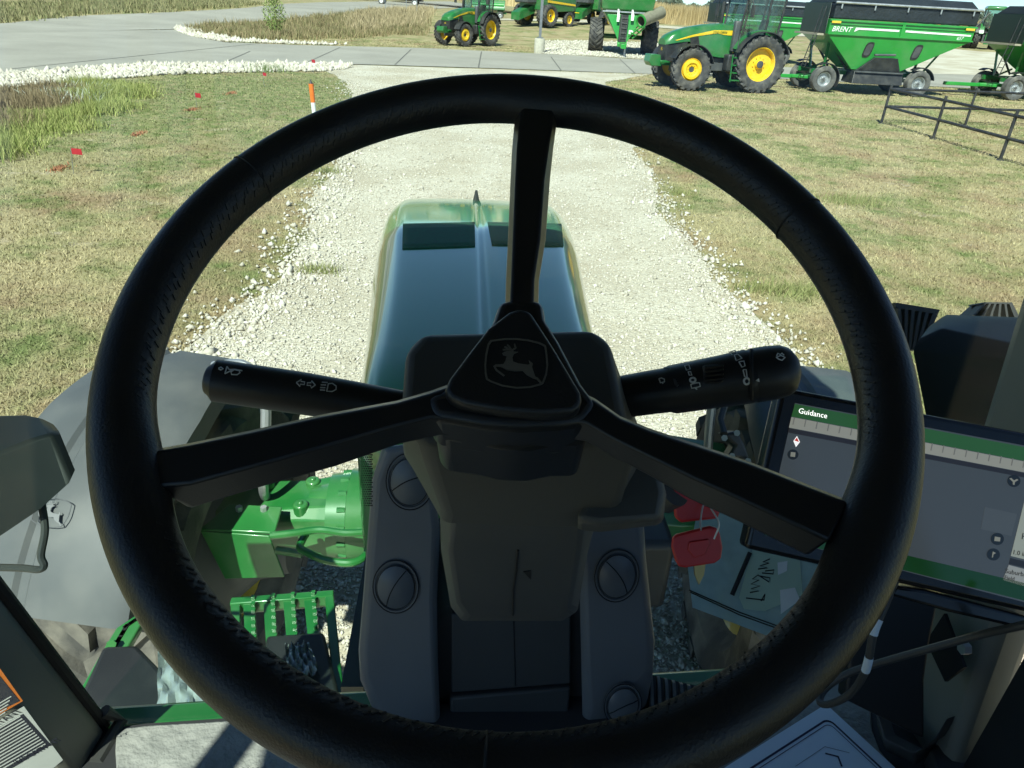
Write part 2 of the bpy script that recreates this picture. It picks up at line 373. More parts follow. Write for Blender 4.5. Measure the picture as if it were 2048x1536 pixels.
# ------------------------------------------------------------------ stones
def stones(name, P, size, flat=.6, seed=1):
    q = np.random.default_rng(seed); n = len(P)
    base = np.array([(1, 0, 0), (0, 1, 0), (-1, 0, 0), (0, -1, 0), (0, 0, 1), (0, 0, -1)], float)
    v = base[None] * q.uniform(.6, 1.25, (n, 6, 1)) + q.normal(0, .16, (n, 6, 3))
    a = q.uniform(0, 6.28, n); c, s = np.cos(a), np.sin(a)
    v = v * np.stack([q.uniform(.8, 1.3, n), q.uniform(.6, 1, n), q.uniform(.5, .9, n) * flat / .6], 1)[:, None] * np.asarray(size)[:, None, None] * .5
    x = v[..., 0] * c[:, None] - v[..., 1] * s[:, None]; y = v[..., 0] * s[:, None] + v[..., 1] * c[:, None]
    v = np.stack([x, y, v[..., 2]], -1); v[..., 2] += np.asarray(size)[:, None] * .12
    v = v + P[:, None]
    f = np.array([(0, 1, 4), (1, 2, 4), (2, 3, 4), (3, 0, 4), (1, 0, 5), (2, 1, 5), (3, 2, 5), (0, 3, 5)])
    F = (f[None] + (np.arange(n) * 6)[:, None, None]).reshape(-1, 3)
    return tagx(rawmesh(name, v.reshape(-1, 3), F, MATS['stone']), kind='stuff')
LY = np.array([p[1] for p in gl_l]); LX = np.array([p[0] for p in gl_l]); RY = np.array([p[1] for p in gl_r]); RX = np.array([p[0] for p in gl_r])
def lanepts(n, y0, y1, pw, mode='in'):
    u = RNG.uniform(0, 1, n); y = (y0 ** (1 - pw) + u * (y1 ** (1 - pw) - y0 ** (1 - pw))) ** (1 / (1 - pw))
    l = np.interp(y, LY, LX); r = np.interp(y, RY, RX)
    if mode == 'in': x = l + (r - l) * RNG.uniform(0, 1, n)
    elif mode == 'L': x = l + RNG.normal(.12, .26, n)
    else: x = r + RNG.normal(-.1, .22, n)
    return np.stack([x, y, np.full(n, .014)], 1)
P = lanepts(150000, 2.0, 37, 1.45); sz = (RNG.lognormal(math.log(.016), .45, len(P)) * (1 + P[:, 1] * .03)).clip(.007, .07)
tagx(stones('lane_gravel', P, sz, seed=2), 'pale crushed limestone covering the gravel lane', 'gravel')
P = np.concatenate([lanepts(4200, 3.5, 30, 1.25, 'L'), lanepts(2000, 5, 30, 1.25, 'R')]); sz = RNG.lognormal(math.log(.045), .40, len(P)).clip(.02, .13)
tagx(stones('verge_rocks', P, sz, .7, seed=3), 'loose white rocks along both edges of the gravel lane', 'rocks')
ripA = resample(G([(-150, 162), (0, 149), (120, 142), (290, 130), (500, 129), (650, 130), (700, 131)]), 400); ripB = resample(G([(-150, 200), (0, 178), (120, 166), (230, 158), (330, 150), (480, 146), (640, 143), (690, 138)]), 400)
k = RNG.integers(0, 400, 9000); t = RNG.uniform(0, 1, (9000, 1)); xy = ripA[k] * (1 - t) + ripB[k] * t + RNG.normal(0, .12, (9000, 2))
tagx(stones('rock_border', np.c_[xy, np.full(9000, .03)], RNG.lognormal(math.log(.125), .38, 9000).clip(.05, .3), .8, seed=4), 'band of chunky white rock between concrete drive and turf', 'rocks')
k1 = resample(G([(350, 58), (362, 66), (385, 74), (410, 79), (440, 83), (560, 88), (700, 92)]), 400); k2 = resample(G([(362, 57), (385, 62), (420, 70), (450, 76), (470, 81), (560, 86), (700, 90.5)]), 400)
k = (RNG.beta(1, 1.8, 3500) * 399).astype(int); t = RNG.uniform(0, 1, (3500, 1)); xy = k1[k] * (1 - t) + k2[k] * t
tagx(stones('island_rocks', np.c_[xy, T(xy[:, 0], xy[:, 1]) + .03], RNG.lognormal(math.log(.2), .3, 3500).clip(.1, .4), .8, seed=5), 'white rock edging round the tip of the weedy island', 'rocks')
k1 = resample(pad_a, 300); k2 = resample(pad_b, 300); k = RNG.integers(0, 300, 6000); t = RNG.uniform(0, 1, (6000, 1)); xy = k1[k] * (1 - t) + k2[k] * t
tagx(stones('pad_gravel', np.c_[xy, T(xy[:, 0], xy[:, 1]) + .04], RNG.uniform(.08, .2, 6000), .7, seed=6), 'coarse pale gravel of the pad beside the lamp post', 'gravel')

# ------------------------------------------------------------------ grass and weeds
def blades(name, P, h, w, m, lean=.5, seed=1, kind='stuff', parent=None):
    q = np.random.default_rng(seed); n = len(P); a = q.uniform(0, 6.28, n); d = np.stack([np.cos(a), np.sin(a), 0 * a], 1); b = q.uniform(0, 6.28, n)
    tip = np.stack([np.cos(b), np.sin(b), 0 * b], 1) * (h * np.abs(q.normal(0, lean, n)))[:, None]; tip[:, 2] = h
    v = np.stack([P - d * w[:, None] * .5, P + d * w[:, None] * .5, P + tip], 1)
    o = rawmesh(name, v.reshape(-1, 3), np.arange(3 * n).reshape(-1, 3), m, parent)
    return tagx(o, kind=kind) if kind else o
roadpoly = [np.r_[resample(near_edge, 60), resample(far_edge, 60)[::-1]], np.r_[resample(back_near, 60), resample(back_far, 60)[::-1]], np.r_[resample(pad_a, 20), resample(pad_b, 20)[::-1]],
            np.r_[resample(ripA, 40), resample(ripB, 40)[::-1]]]
n = 520000; r = np.exp(RNG.uniform(math.log(3.6), math.log(62), n)); a = np.radians(RNG.uniform(-39, 47, n)); x, y = r * np.sin(a), r * np.cos(a)
l = np.interp(y, LY, LX) + RNG.normal(.02, .18, n); rr = np.interp(y, RY, RX) + RNG.normal(-.02, .16, n)
ok = ((x < l) | (x > rr) | (y > 39.5))
for p in roadpoly: ok &= ~inpoly(x, y, p)
x, y, r = x[ok], y[ok], r[ok]; n = len(x)
h = RNG.uniform(.015, .045, n) * (1 + r * .012); w = RNG.uniform(.0035, .008, n) * (1 + r * .13)
tagx(blades('mown_grass', np.stack([x, y, T(x, y)], 1), h, w, MATS['turf_blade'], 1.0, 3), 'short sun-dried mown grass on both sides of the lane', 'grass')
def weeds(name, label, px, n, h0, h1, w, c1, c2, lean=.25, seed=1, cat='weeds'):
    q = np.random.default_rng(seed); poly = np.array(G(px)); lo, hi = poly.min(0), poly.max(0)
    x = q.uniform(lo[0], hi[0], n * 4); y = q.uniform(lo[1], hi[1], n * 4); ok = inpoly(x + .5 * np.sin(y * 2.1) + .3 * np.sin(y * 5.7), y + .8 * np.sin(x * 1.3), poly); x, y = x[ok][:n] + q.normal(0, .25, ok.sum())[:n], y[ok][:n] + q.normal(0, .25, ok.sum())[:n]; n = len(x)
    cl = .55 + .45 * np.sin(x * 1.7 + 1) * np.sin(y * 1.1 + seed) + q.normal(0, .15, n)
    o = blades(name, np.stack([x, y, T(x, y)], 1), (h0 + (h1 - h0) * cl.clip(0, 1) * q.uniform(.5, 1, n)), w * q.uniform(.6, 1.3, n), bladmat(name, c1, c2), lean, seed)
    return tagx(o, label, cat)
weeds('tall_green_grass', 'lush green uncut grass beside the brown weed patch', [(-60, 330), (0, 320), (110, 265), (230, 212), (275, 178), (170, 166), (120, 205), (60, 235), (-60, 270)], 22000, .06, .38, .022, (.17, .22, .05), (.42, .42, .16), .6, 2, 'grass')
weeds('brown_weeds', 'patch of dry brown weeds beside the rock band', [(-150, 290), (0, 268), (60, 232), (120, 200), (100, 172), (0, 184), (-150, 210)], 9000, .15, .5, .03, (.16, .12, .07), (.33, .26, .15), .35, 3)
weeds('white_wildflowers', 'clump of small white wildflowers among the green grass', [(72, 212), (150, 222), (185, 215), (170, 190), (120, 178), (105, 195)], 260, .2, .42, .05, (.35, .40, .28), (.70, .73, .66), .8, 4, 'flowers')
weeds('island_weeds', 'reddish brown and green weeds covering the road island', [(372, 58), (420, 72), (480, 82), (620, 80), (760, 72), (850, 70), (850, 34), (760, 24), (700, 28), (600, 40), (450, 51)], 26000, .12, .8, .07, (.17, .18, .075), (.36, .27, .16), .45, 5)
weeds('island_dry_grass', 'dry golden grass at the machinery end of the island', [(700, 66), (780, 62), (850, 58), (860, 20), (780, 24), (700, 34)], 9000, .3, 1.0, .08, (.34, .28, .16), (.50, .40, .25), .45, 6, 'grass')
weeds('roadside_weeds', 'dry weeds on the far side of the curving road', [(-300, 62), (0, 46), (160, 30), (340, 23), (480, 15), (520, 8), (300, 2), (0, 8), (-300, 20)], 30000, .12, .7, .09, (.18, .20, .085), (.36, .31, .17), .45, 7)
weeds('drive_weeds', 'green tufts growing out of the rock band', [(530, 148), (550, 148), (548, 134), (536, 134)], 260, .15, .5, .03, (.10, .16, .04), (.2, .25, .08), .3, 8)
for i, (px, py, s, nn) in enumerate([(1705, 405, .55, 900), (1590, 585, .35, 500), (1510, 580, .25, 350), (650, 345, .3, 300), (640, 545, .22, 260), (1360, 390, .25, 200)]):
    c = gp(px, py); q = np.random.default_rng(40 + i); P = np.c_[q.normal(0, s * .45, (nn, 2)) * [1.4, .8] + c[:2], np.zeros(nn)]
    tagx(blades('grass_tuft', P, q.uniform(.05, .16, nn), q.uniform(.008, .016, nn), bladmat('tuft%d' % i, (.17, .21, .07), (.33, .32, .14)), .6, 20 + i, 'stuff'), ['bright green grass tuft out on the dry turf', 'green tuft by the lane edge near the wiper stalk', 'small green tuft at the bend of the lane edge', 'yellow green tuft beside the white verge rocks', 'sparse tuft growing in the gravel lane', 'thin green tuft on the bare soil by the lane'][i], 'grass tuft')
# dry maize behind everything
q = np.random.default_rng(9); n = 60000; a = np.radians(q.uniform(-27, 46, n)); r0 = np.interp(np.degrees(a), [-27, -8, 0, 4, 46], [190, 170, 132, 112, 112]); r = r0 + q.exponential(5, n)
x, y = r * np.sin(a), r * np.cos(a); gz_ = np.where(r > 150, T(0, 150.0), T(x, y)) + np.interp(np.degrees(a), [-27, 4, 14], [2.0, 1.2, 0])
cmat = bladmat('maize', (.34, .25, .12), (.60, .47, .26))
o = blades('maize_field', np.stack([x, y, gz_ - np.interp(np.degrees(a), [-27, 4, 14], [2.0, 1.2, 0]) * .2], 1), q.uniform(1.5, 2.7, n) + np.interp(np.degrees(a), [-27, 4, 14], [1.2, .9, 0]), q.uniform(.12, .3, n), cmat, .10, 9)
tagx(o, 'field of dry golden maize behind the parked machinery', 'maize')
# far wood
q = np.random.default_rng(10); n = 26000; a = np.radians(q.uniform(8, 48, n)); top = 6.5 + 2.0 * np.sin(np.degrees(a) * 1.9) + 1.2 * np.sin(np.degrees(a) * 5.3)
r = 520 + q.uniform(-8, 8, n); zz = T(0, 150.0) + q.uniform(0, 1, n) ** .6 * top * q.uniform(.85, 1.1, n)
wd = bladmat('far_wood', (.10, .13, .10), (.17, .20, .15))  # distance haze is mixed into these leaf colours
tagx(blades('far_wood', np.stack([r * np.sin(a), r * np.cos(a), zz], 1), q.uniform(.8, 1.8, n), q.uniform(.9, 2.2, n), wd, .4, 11), 'hazy line of trees along the far horizon', 'wood')
# sapling on the island
c = gp(553, 74); st = thing('sapling', 'slender light green sapling standing in the island weeds', 'sapling', c)
mb = MB(); mb.tube([V(0, 0, 0), V(.05, 0, 1.0), V(0, .05, 2.3)], [.04, .03, .01], 6)
for i in range(14):
    z = random.uniform(.5, 2.0); b = random.uniform(0, 6.28); l = random.uniform(.3, .7); mb.tube([V(.03, 0, z), V(.03 + math.cos(b) * l, math.sin(b) * l, z + .35)], [.015, .004], 4)
mb.build('trunk', mat('bark', (.16, .12, .08), .9), st)
n = 1500; zz = RNG.uniform(.4, 2.6, n); rr = (.75 * np.sin((zz / 2.7).clip(0, 1) * 3.0) + .08) * np.sqrt(RNG.uniform(0, 1, n)); b = RNG.uniform(0, 6.28, n)
blades('crown', np.stack([rr * np.cos(b), rr * np.sin(b), zz], 1), RNG.uniform(.06, .16, n), RNG.uniform(.04, .09, n), bladmat('sapling_leaf', (.13, .20, .05), (.30, .36, .12)), .9, 12, None, st)
# sprayed marks, flags, marker
for i, (px, py, L_, lab) in enumerate([(275, 269, 1.0, 'red sprayed paint streak on green turf, the longest one'), (120, 338, .9, 'faded red paint streak below the nearest marker flag'), (385, 220, .8, 'red paint streak just below a marker flag'), (463, 187, .8, 'faint red paint streak near the plastic marker post'), (625, 140, .9, 'red tinted patch of turf by the drive corner')]):
    c = gp(px, py); q = np.random.default_rng(60 + i); nn = 170; u = q.normal(0, .2, nn).clip(-.5, .5) * L_ * .6; d = gp(px + 18, py - 5.5)[:2] - c[:2]; d = d / np.linalg.norm(d) * np.linalg.norm(gp(px + 30, py)[:2] - c[:2]) * 2.6; P = np.stack([c[0] + u * d[0] + q.normal(0, .05, nn), c[1] + u * d[1] + q.normal(0, .12, nn), 0 * u], 1)
    tagx(blades('paint_mark', P, q.uniform(.03, .07, nn), q.uniform(.02, .035, nn), bladmat('spray', (.34, .13, .07), (.46, .24, .13)) if 'spray' not in MATS else MATS['spray'], .8, 60 + i, 'stuff'), lab, 'paint mark')
fm = mat('flag_red', (.42, .02, .03), .5); wm = mat('flag_wire', (.45, .45, .45), .4, .8)
for px, py, w, h_, dx, lab in [(143, 302, .15, .10, .02, 'small red utility flag tilted above the green turf'), (390, 190, .14, .12, 0, 'small red utility flag above a red paint streak'), (525, 148, .12, .10, 0, 'small red utility flag by the rock band'), (623, 122, .14, .12, 0, 'small red utility flag against the concrete drive')]:
    b = gp(px + 4, py + (46 if py > 250 else 26)); t = thing('utility_flag', lab, 'flag', b, 0, None)
    ztop = aty(px, py, b[1])[2] - b[2]; xo = aty(px, py, b[1])[0] - b[0]
    MB().cyl((0, 0, 0), (xo, 0, ztop + h_ / 2), .006, n=6).build('wire', wm, t)
    X = V(1, .25, -.12); MB().prism([V(xo, -.004, ztop - h_ / 2) + X * 0, V(xo, -.004, ztop - h_ / 2) + X * w, V(xo, -.004, ztop + h_ / 2) + X * w, V(xo, -.004, ztop + h_ / 2)], (0, .004, 0)).build('cloth', fm, t, smooth=None)
b = gp(631, 250); t = thing('marker_post', 'orange and white plastic marker post standing in the turf', 'post', b)
zt = aty(621, 158, b[1]) - b; up = unit(zt); H_ = np.linalg.norm(zt)
mw = mat('marker_white', (.75, .76, .74), .5); mo = mat('marker_orange', (.72, .17, .02), .45); mk = mat('marker_black', (.03, .03, .03), .5)
MB().cyl(V(0, 0, 0), up * H_ * .50, .055, n=14).build('post', mw, t); MB().cyl(up * H_ * .50, up * H_ * .90, .058, .062, 14).build('sleeve', mo, t); MB().lathe([(0, .05), (.02, .035), (.07, .02), (.1, .008)], up * H_ * .90, up, 10).build('cap', mk, t)

# ------------------------------------------------------------------ farm machinery
GREEN = mat('machine_green', (.016, .150, .032), .32, 0, .10, 2.0, coat=.5, dirt=((.30, .30, .22), .22, 1.6))
GREEN2 = mat('wagon_green', (.020, .27, .040), .35, 0, .08, 1.5, coat=.4, dirt=((.25, .32, .2), .18, 1.2))
YEL = mat('machine_yellow', (.80, .52, .015), .38, 0, .08, 3, coat=.3, dirt=((.45, .36, .18), .25, 3))
BLK = mat('machine_black', (.022, .023, .024), .5, 0, .2, 3, dirt=((.2, .19, .16), .15, 3))
DGREY = mat('machine_grey', (.07, .075, .08), .5, 0, .15, 3, dirt=((.25, .24, .2), .15, 3))
RUB = mat('tyre_rubber', (.045, .045, .046), .75, 0, .2, 5, bump=.2, bscale=40, dirt=((.26, .24, .20), .5, 4))
RUB2 = mat('road_tyre_rubber', (.085, .085, .082), .8, 0, .2, 5, dirt=((.30, .28, .24), .55, 3))
WHT = mat('paint_white', (.78, .80, .78), .45, dirt=((.4, .38, .33), .2, 3))
STEEL = mat('galvanised', (.52, .54, .55), .4, .7)
CHROME = mat('lamp_glass', (.55, .6, .63), .12, .3)
ORANGE = mat('reflector_orange', (.85, .16, .02), .4)
RED = mat('lamp_red', (.5, .02, .02), .3)
PANE = glassmat('machine_pane', (.72, .84, .80), .05)
SKIN = mat('seat_cloth', (.12, .12, .11), .8)
WC = {}
def tyre_mesh(R, W_, rim, lugs=22, kind='lug'):
    k = (R, W_, rim, lugs, kind)
    if k in WC: return WC[k]
    mb = MB(); h = W_ / 2; d = R - rim
    base = R * .945 if kind == 'lug' else R
    prof = [(-h * .62, rim), (-h * .92, rim + d * .25), (-h, rim + d * .55), (-h * .97, base - d * .12), (-h * .82, base - d * .02), (-h * .4, base), (0, base + R * .004), (h * .4, base), (h * .82, base - d * .02), (h * .97, base - d * .12), (h, rim + d * .55), (h * .92, rim + d * .25), (h * .62, rim)]
    mb.lathe(prof, n=44, closed=True)
    if kind == 'lug':
        for s in (-1, 1):
            for i in range(lugs):
                t0 = 2 * math.pi * (i + (.5 if s > 0 else 0)) / lugs; sw = .50 * W_ / R; wd = 2 * math.pi / lugs * .40
                L_ = []
                for f, a, rt in ((-.06, 0, R), (.5, sw * .45, R * .998), (1.0, sw, R * .975)):
                    yy = s * h * f; A0 = t0 + a - wd / 2; A1 = t0 + a + wd / 2; rb = base - (d * .16 if f == 1 else .02)
                    L_.append([V(rb * math.sin(A0), yy, rb * math.cos(A0)), V(rb * math.sin(A1), yy, rb * math.cos(A1)), V(rt * math.sin(A1 - wd * .12), yy, rt * math.cos(A1 - wd * .12)), V(rt * math.sin(A0 + wd * .12), yy, rt * math.cos(A0 + wd * .12))])
                mb.loft(L_)
    else:
        for y in (-.5, -.17, .17, .5): mb.lathe([(y * h - .012, R - .001), (y * h - .010, R + .008), (y * h + .010, R + .008), (y * h + .012, R - .001)], n=44, closed=True)
    WC[k] = mb.mesh('tyre', RUB if kind == 'lug' else RUB2, 30); return WC[k]
def rim_mesh(rim, W_, m, dish=.1, side=1):
    k = ('rim', rim, W_, m.name, dish, side)
    if k in WC: return WC[k]
    mb = MB(); h = W_ / 2 * .64; s = side
    prof = [(s * h, rim * 1.03), (s * h * .96, rim * .97), (s * h * .75, rim * .93), (s * (h * .75 - dish), rim * .87), (s * (h * .75 - dish * 1.05), rim * .62), (s * (h * .75 - dish * .55), rim * .50), (s * (h * .75 - dish * .5), rim * .30), (s * (h * .75 - dish * .2), rim * .26), (s * (h * .75), rim * .20), (s * h * .78, 0.001), (-s * h * .05, .001), (-s * h * .05, rim * .88), (-s * h * .8, rim * .95), (-s * h, rim * 1.02)]
    mb.lathe(prof, n=40, closed=True)
    for i in range(10):
        a = i * math.pi / 5; c = V(math.cos(a) * rim * .42, s * (h * .75 - dish * .5), math.sin(a) * rim * .42); mb.cyl(c, c + V(0, s * .03, 0), rim * .032, n=6)
    WC[k] = mb.mesh('rim', m, 30); return WC[k]
def add_wheel(par, c, R, W_, rim, m=YEL, lugs=22, kind='lug', dish=.1, side=1, name='wheel', rz=0.0):
    w = empty(name, c, rz, par); w.rotation_euler = (0, random.uniform(0, 6.28), rz)
    link('tyre', tyre_mesh(R, W_, rim, lugs, kind), w); link('rim', rim_mesh(rim, W_, m, dish, side), w)
    if ('hub', rim, W_, side) not in WC:
        h = W_ / 2 * .64; mb = MB(); mb.lathe([(side * (h * .75 - dish * .5 - .02), rim * .24), (side * h * .84, rim * .22), (side * h * .9, rim * .16), (side * h * .9, .001)], n=16)
        for i in range(8):
            a = (i + .5) * math.pi / 4; c_ = V(math.cos(a) * rim * .70, side * (h * .75 - dish * 1.0), math.sin(a) * rim * .70)
            if kind == 'road': mb.cyl(c_ - V(0, side * .03, 0), c_ + V(0, side * .012, 0), rim * .085, n=10)
        WC[('hub', rim, W_, side)] = mb.mesh('hub', DGREY, 30)
    link('hub', WC[('hub', rim, W_, side)], w); return w
def arc_sheet(mb, c, R, a0, a1, y0, y1, th=.02, n=14):
    L_ = []
    for i in range(n + 1):
        a = math.radians(a0 + (a1 - a0) * i / n); q = lambda r, y: V(c[0] + r * math.cos(a), y, c[2] + r * math.sin(a))
        L_.append([q(R, y0), q(R, y1), q(R + th, y1), q(R + th, y0)])
    return mb.loft(L_)
def deer_logo(par, o, X, Y, s, m, ring=None):
    if callable(o): q, Z = o, unit(X)                   # a mapping straight onto a plane, and that plane's normal
    else:
        X = unit(X); Y = unit(Y); Z = np.cross(X, Y); q = lambda p: o + X * ((p[0] - 970) / 480 * s) - Y * ((p[1] - 495) / 480 * s)
    body = [(862, 412), (880, 400), (912, 392), (945, 397), (985, 401), (952, 416), (940, 440), (945, 475), (985, 490), (1060, 500), (1075, 494), (1066, 466), (1096, 490), (1090, 515), (1105, 560), (1115, 590), (1136, 600), (1166, 636), (1154, 642), (1128, 612), (1095, 602), (1050, 578), (1020, 546), (960, 549), (900, 541), (850, 516), (812, 513), (822, 535), (882, 580), (872, 588), (814, 546), (794, 510), (808, 499), (870, 495), (886, 470), (896, 432), (872, 427)]
    mb = MB(); mb.prism([q(p) for p in body], Z * s * .01)
    for st in ([(938, 398), (948, 378), (966, 372), (956, 338)], [(940, 384), (905, 380), (866, 384)], [(930, 382), (918, 362), (900, 344)], [(912, 381), (896, 366), (878, 360)]):
        for a, b in zip(st[:-1], st[1:]):
            a = V(*a); b = V(*b); d = unit(b - a); n = V(-d[1], d[0]) * 7; mb.prism([q(a + n), q(b + n * .7), q(b - n * .7), q(a - n)], Z * s * .008)
    deer = mb.build('emblem_deer', m, par, smooth=None)
    if ring:
        sh = [(770, 312), (880, 298), (970, 296), (1060, 306), (1150, 328), (1198, 352), (1208, 420), (1215, 500), (1206, 570), (1180, 640), (1165, 652), (1080, 676), (970, 682), (860, 664), (770, 632), (738, 612), (728, 560), (725, 500), (732, 420), (750, 340)]
        cc = V(970, 490); mb = MB(); n = len(sh)
        for i in range(n):
            a, b = V(*sh[i]), V(*sh[(i + 1) % n]); ai, bi = cc + (a - cc) * .945, cc + (b - cc) * .945
            mb.prism([q(a), q(b), q(bi), q(ai)], Z * s * .012)
        mb.build('emblem_frame', ring, par, smooth=None)
    return deer

def make_tractor(name, label, loc, hd, group=None, duals=False, detail=True, fr=.73, sc_=1.0):
    t = thing(name, label, 'tractor', loc, math.atan2(hd[1], hd[0]), group); t.scale = (sc_,) * 3
    mb = MB(); mb.box((1.4, 0, .95), (3.6, .62, .5)); mb.box((-.2, 0, .95), (.9, .9, .7)); mb.cyl((0, -.8, 1.0), (0, .8, 1.0), .17, n=12); mb.box((2.9, 0, .72), (.35, 1.5, .28)); mb.build('chassis', DGREY, t, bevel=.03)
    S = [(.95, .46, 2.42, 2.10), (1.5, .46, 2.43, 2.06), (2.2, .47, 2.36, 1.98), (2.9, .48, 2.23, 1.86), (3.4, .47, 2.08, 1.76), (3.7, .44, 1.94, 1.68), (3.84, .36, 1.80, 1.62)]
    def sec(x, w, zt, zs, zb): return [V(x, -w, zb), V(x, -w, zs), V(x, -w * .84, zt - .07), V(x, -w * .45, zt - .01), V(x, 0, zt), V(x, w * .45, zt - .01), V(x, w * .84, zt - .07), V(x, w, zs), V(x, w, zb)]
    hood = MB().loft([sec(x, w, zt, zs, np.interp(x, [2.0, 2.6, 2.9, 3.4, 3.7, 3.84], [1.22, 1.45, 1.74, 1.68, 1.62, 1.58])) for x, w, zt, zs in S]).build('hood', GREEN, t, smooth=40)
    gm = MB().loft([[V(2.95, y * .485, 1.15), V(2.95, y * .47, 1.84), V(3.5, y * .455, 1.72), V(3.82, y * .385, 1.62), V(3.76, y * .37, .98), V(3.3, y * .42, 1.0)] for y in (-1, -.5, .5, 1)]); gm.build('grille', BLK, t, smooth=30, bevel=.02)
    for s in (-1, 1):
        st = [(1.02, 2.02), (1.02, 2.20), (1.9, 2.18), (2.8, 1.98), (3.5, 1.76), (3.42, 1.755), (2.7, 1.93), (1.75, 2.08), (1.45, 2.03)]
        MB().prism([V(x, s * (np.interp(x, [a[0] for a in S], [a[1] for a in S]) + .002), z) for x, z in st], V(0, s * .012, 0)).build('hood_stripe', YEL, hood, smooth=None)
        MB().prism([V(x, s * .478, z) for x, z in [(2.35, 1.35), (2.75, 1.38), (2.9, 1.86), (2.55, 1.93)]], V(0, s * .015, 0)).build('side_grille', BLK, hood, smooth=None)
        text_on('maker_lettering', 'JOHN DEERE', V(1.95 if s > 0 else 1.10, s * .486, 2.085), V(-s, 0, 0), V(0, 0, 1), .105, mat('letter_green', (.02, .1, .02), .5), hood, .006)
        MB().hexa([V(3.62, s * .12, 1.60), V(3.80, s * .12, 1.60), V(3.62, s * .40, 1.60), V(3.50, s * .40, 1.60), V(3.62, s * .12, 1.74), V(3.82, s * .12, 1.70), V(3.66, s * .41, 1.72), V(3.52, s * .41, 1.76)]).build('headlight', CHROME, t, bevel=.01)
        # mudguards
        f = MB(); arc_sheet(f, (0, 0, 1.06), 1.17, 25, 165, s * .55, s * .92, .05); f.prism([V(.62, s * .55, 1.3), V(1.02, s * .55, 1.45), V(.75, s * .55, 1.95)], V(0, s * .3, 0)); fd = f.build('rear_fender', GREEN, t, smooth=30)
        f = MB(); arc_sheet(f, (0, 0, 1.06), 1.15, 20, 160, s * .923, s * 1.24, .03); f.build('fender_flare', BLK, fd, smooth=30)
        f = MB(); arc_sheet(f, (2.9, 0, fr), fr + .09, 25, 165, s * .66, s * 1.16, .03); f.tube([V(2.9, s * .5, .8), V(2.6, s * .62, 1.2), V(2.75, s * .8, fr + .86)], .03, 6); f.build('front_fender', BLK, t, smooth=30)
        # steps, mirror
        if detail:
            sm = MB()
            for i in range(4): sm.box((.98 - i * .02, s * (.92 + .06 * (3 - i)), .45 + i * .27), (.42, .22, .04))
            for dx in (-.2, .2): sm.prism([V(.98 + dx, s * 1.12, .38), V(.98 + dx + .03, s * 1.12, .38), V(.93 + dx + .03, s * .9, 1.36), V(.93 + dx, s * .9, 1.36)], V(0, s * -.05, 0))
            sm.build('steps', GREEN, t)
            MB().tube([V(.85, s * .75, 3.3), V(.95, s * 1.3, 3.35), V(.95, s * 1.42, 3.1)], .018, 6).box((.95, s * 1.45, 2.9), (.07, .2, .42)).build('mirror', BLK, t, bevel=.02)
            MB().tube([V(1.05, s * .88, 1.0), V(1.05, s * .98, 1.35), V(1.0, s * .9, 2.1)], .018, 6).build('grab_rail', DGREY, t)
    MB().box((1.05, .62, 1.05), (.5, .42, .62)).build('battery_box', BLK, t, bevel=.06); MB().box((.9, -.62, 1.0), (.8, .4, .6)).build('fuel_tank', BLK, t, bevel=.06)
    MB().cyl((1.12, -.60, 1.5), (1.12, -.60, 2.2), .10, n=12).cyl((1.12, -.60, 2.2), (1.12, -.60, 3.2), .07, n=12).build('exhaust_stack', BLK, t)
    MB().box((1.02, .58, 2.0), (.24, .22, 1.1)).build('air_intake', DGREY, t, bevel=.05)
    wgt = MB(); wgt.prism([V(3.84, -.30, .80), V(4.28, -.30, .80), V(4.40, -.30, .95), V(4.36, -.30, 1.22), V(3.95, -.30, 1.22)], V(0, .60, 0)); wgt.box((3.7, 0, .9), (.6, .5, .12)); wgt.box((3.75, .36, .98), (.4, .05, .1)); wgt.box((3.75, -.36, .98), (.4, .05, .1)); wgt.build('front_weight', GREEN, t, bevel=.03)
    # cab
    P = {}
    for s in (-1, 1):
        P[s] = [V(.98, s * .62, 1.62), V(.80, s * .76, 3.48), V(-.15, s * .80, 3.5), V(-.05, s * .86, 1.7), V(-.85, s * .70, 3.48), V(-.72, s * .66, 1.9), V(.55, s * .80, 1.40)]
        cb = MB(); a = P[s]
        for i, j in ((0, 1), (3, 2), (5, 4)): cb.tube([a[i], a[j]], .045, 6)
        cb.tube([a[0], a[6], a[3], a[5]], .04, 6); cb.build('cab_pillar', BLK, t)
        MB().prism([a[0], a[1], a[2], a[3], a[6]], V(0, s * .006, 0)).build('door_glass', PANE, t, smooth=None)
        MB().prism([a[3], a[2], a[4], a[5]], V(0, s * .006, 0)).build('side_glass', PANE, t, smooth=None)
    MB().prism([P[-1][0], P[1][0], P[1][1], P[-1][1]], V(.006, 0, 0)).build('windscreen', PANE, t, smooth=None)
    MB().prism([P[-1][5], P[1][5], P[1][4], P[-1][4]], V(-.006, 0, 0)).build('rear_window', PANE, t, smooth=None)
    MB().loft([[V(-1.0, -.72, z), V(.95, -.72, z), V(.95, .72, z), V(-1.0, .72, z)] if 0 else [V(-1.0 + e, -.86 + e, z), V(1.05 - e, -.86 + e, z), V(1.05 - e, .86 - e, z), V(-1.0 + e, .86 - e, z)] for z, e in ((3.48, .05), (3.56, 0), (3.72, .02), (3.82, .15))]).build('roof', GREEN, t, bevel=.03)
    MB().box((.1, 0, 1.5), (1.75, 1.3, .12)).build('cab_floor', BLK, t)
    MB().box((-.2, 0, 1.85), (.5, .5, .16)).prism([V(-.42, -.25, 1.93), V(-.56, -.25, 2.62), V(-.46, -.25, 2.65), V(-.30, -.25, 1.93)], V(0, .5, 0)).build('seat', SKIN, t, bevel=.04)
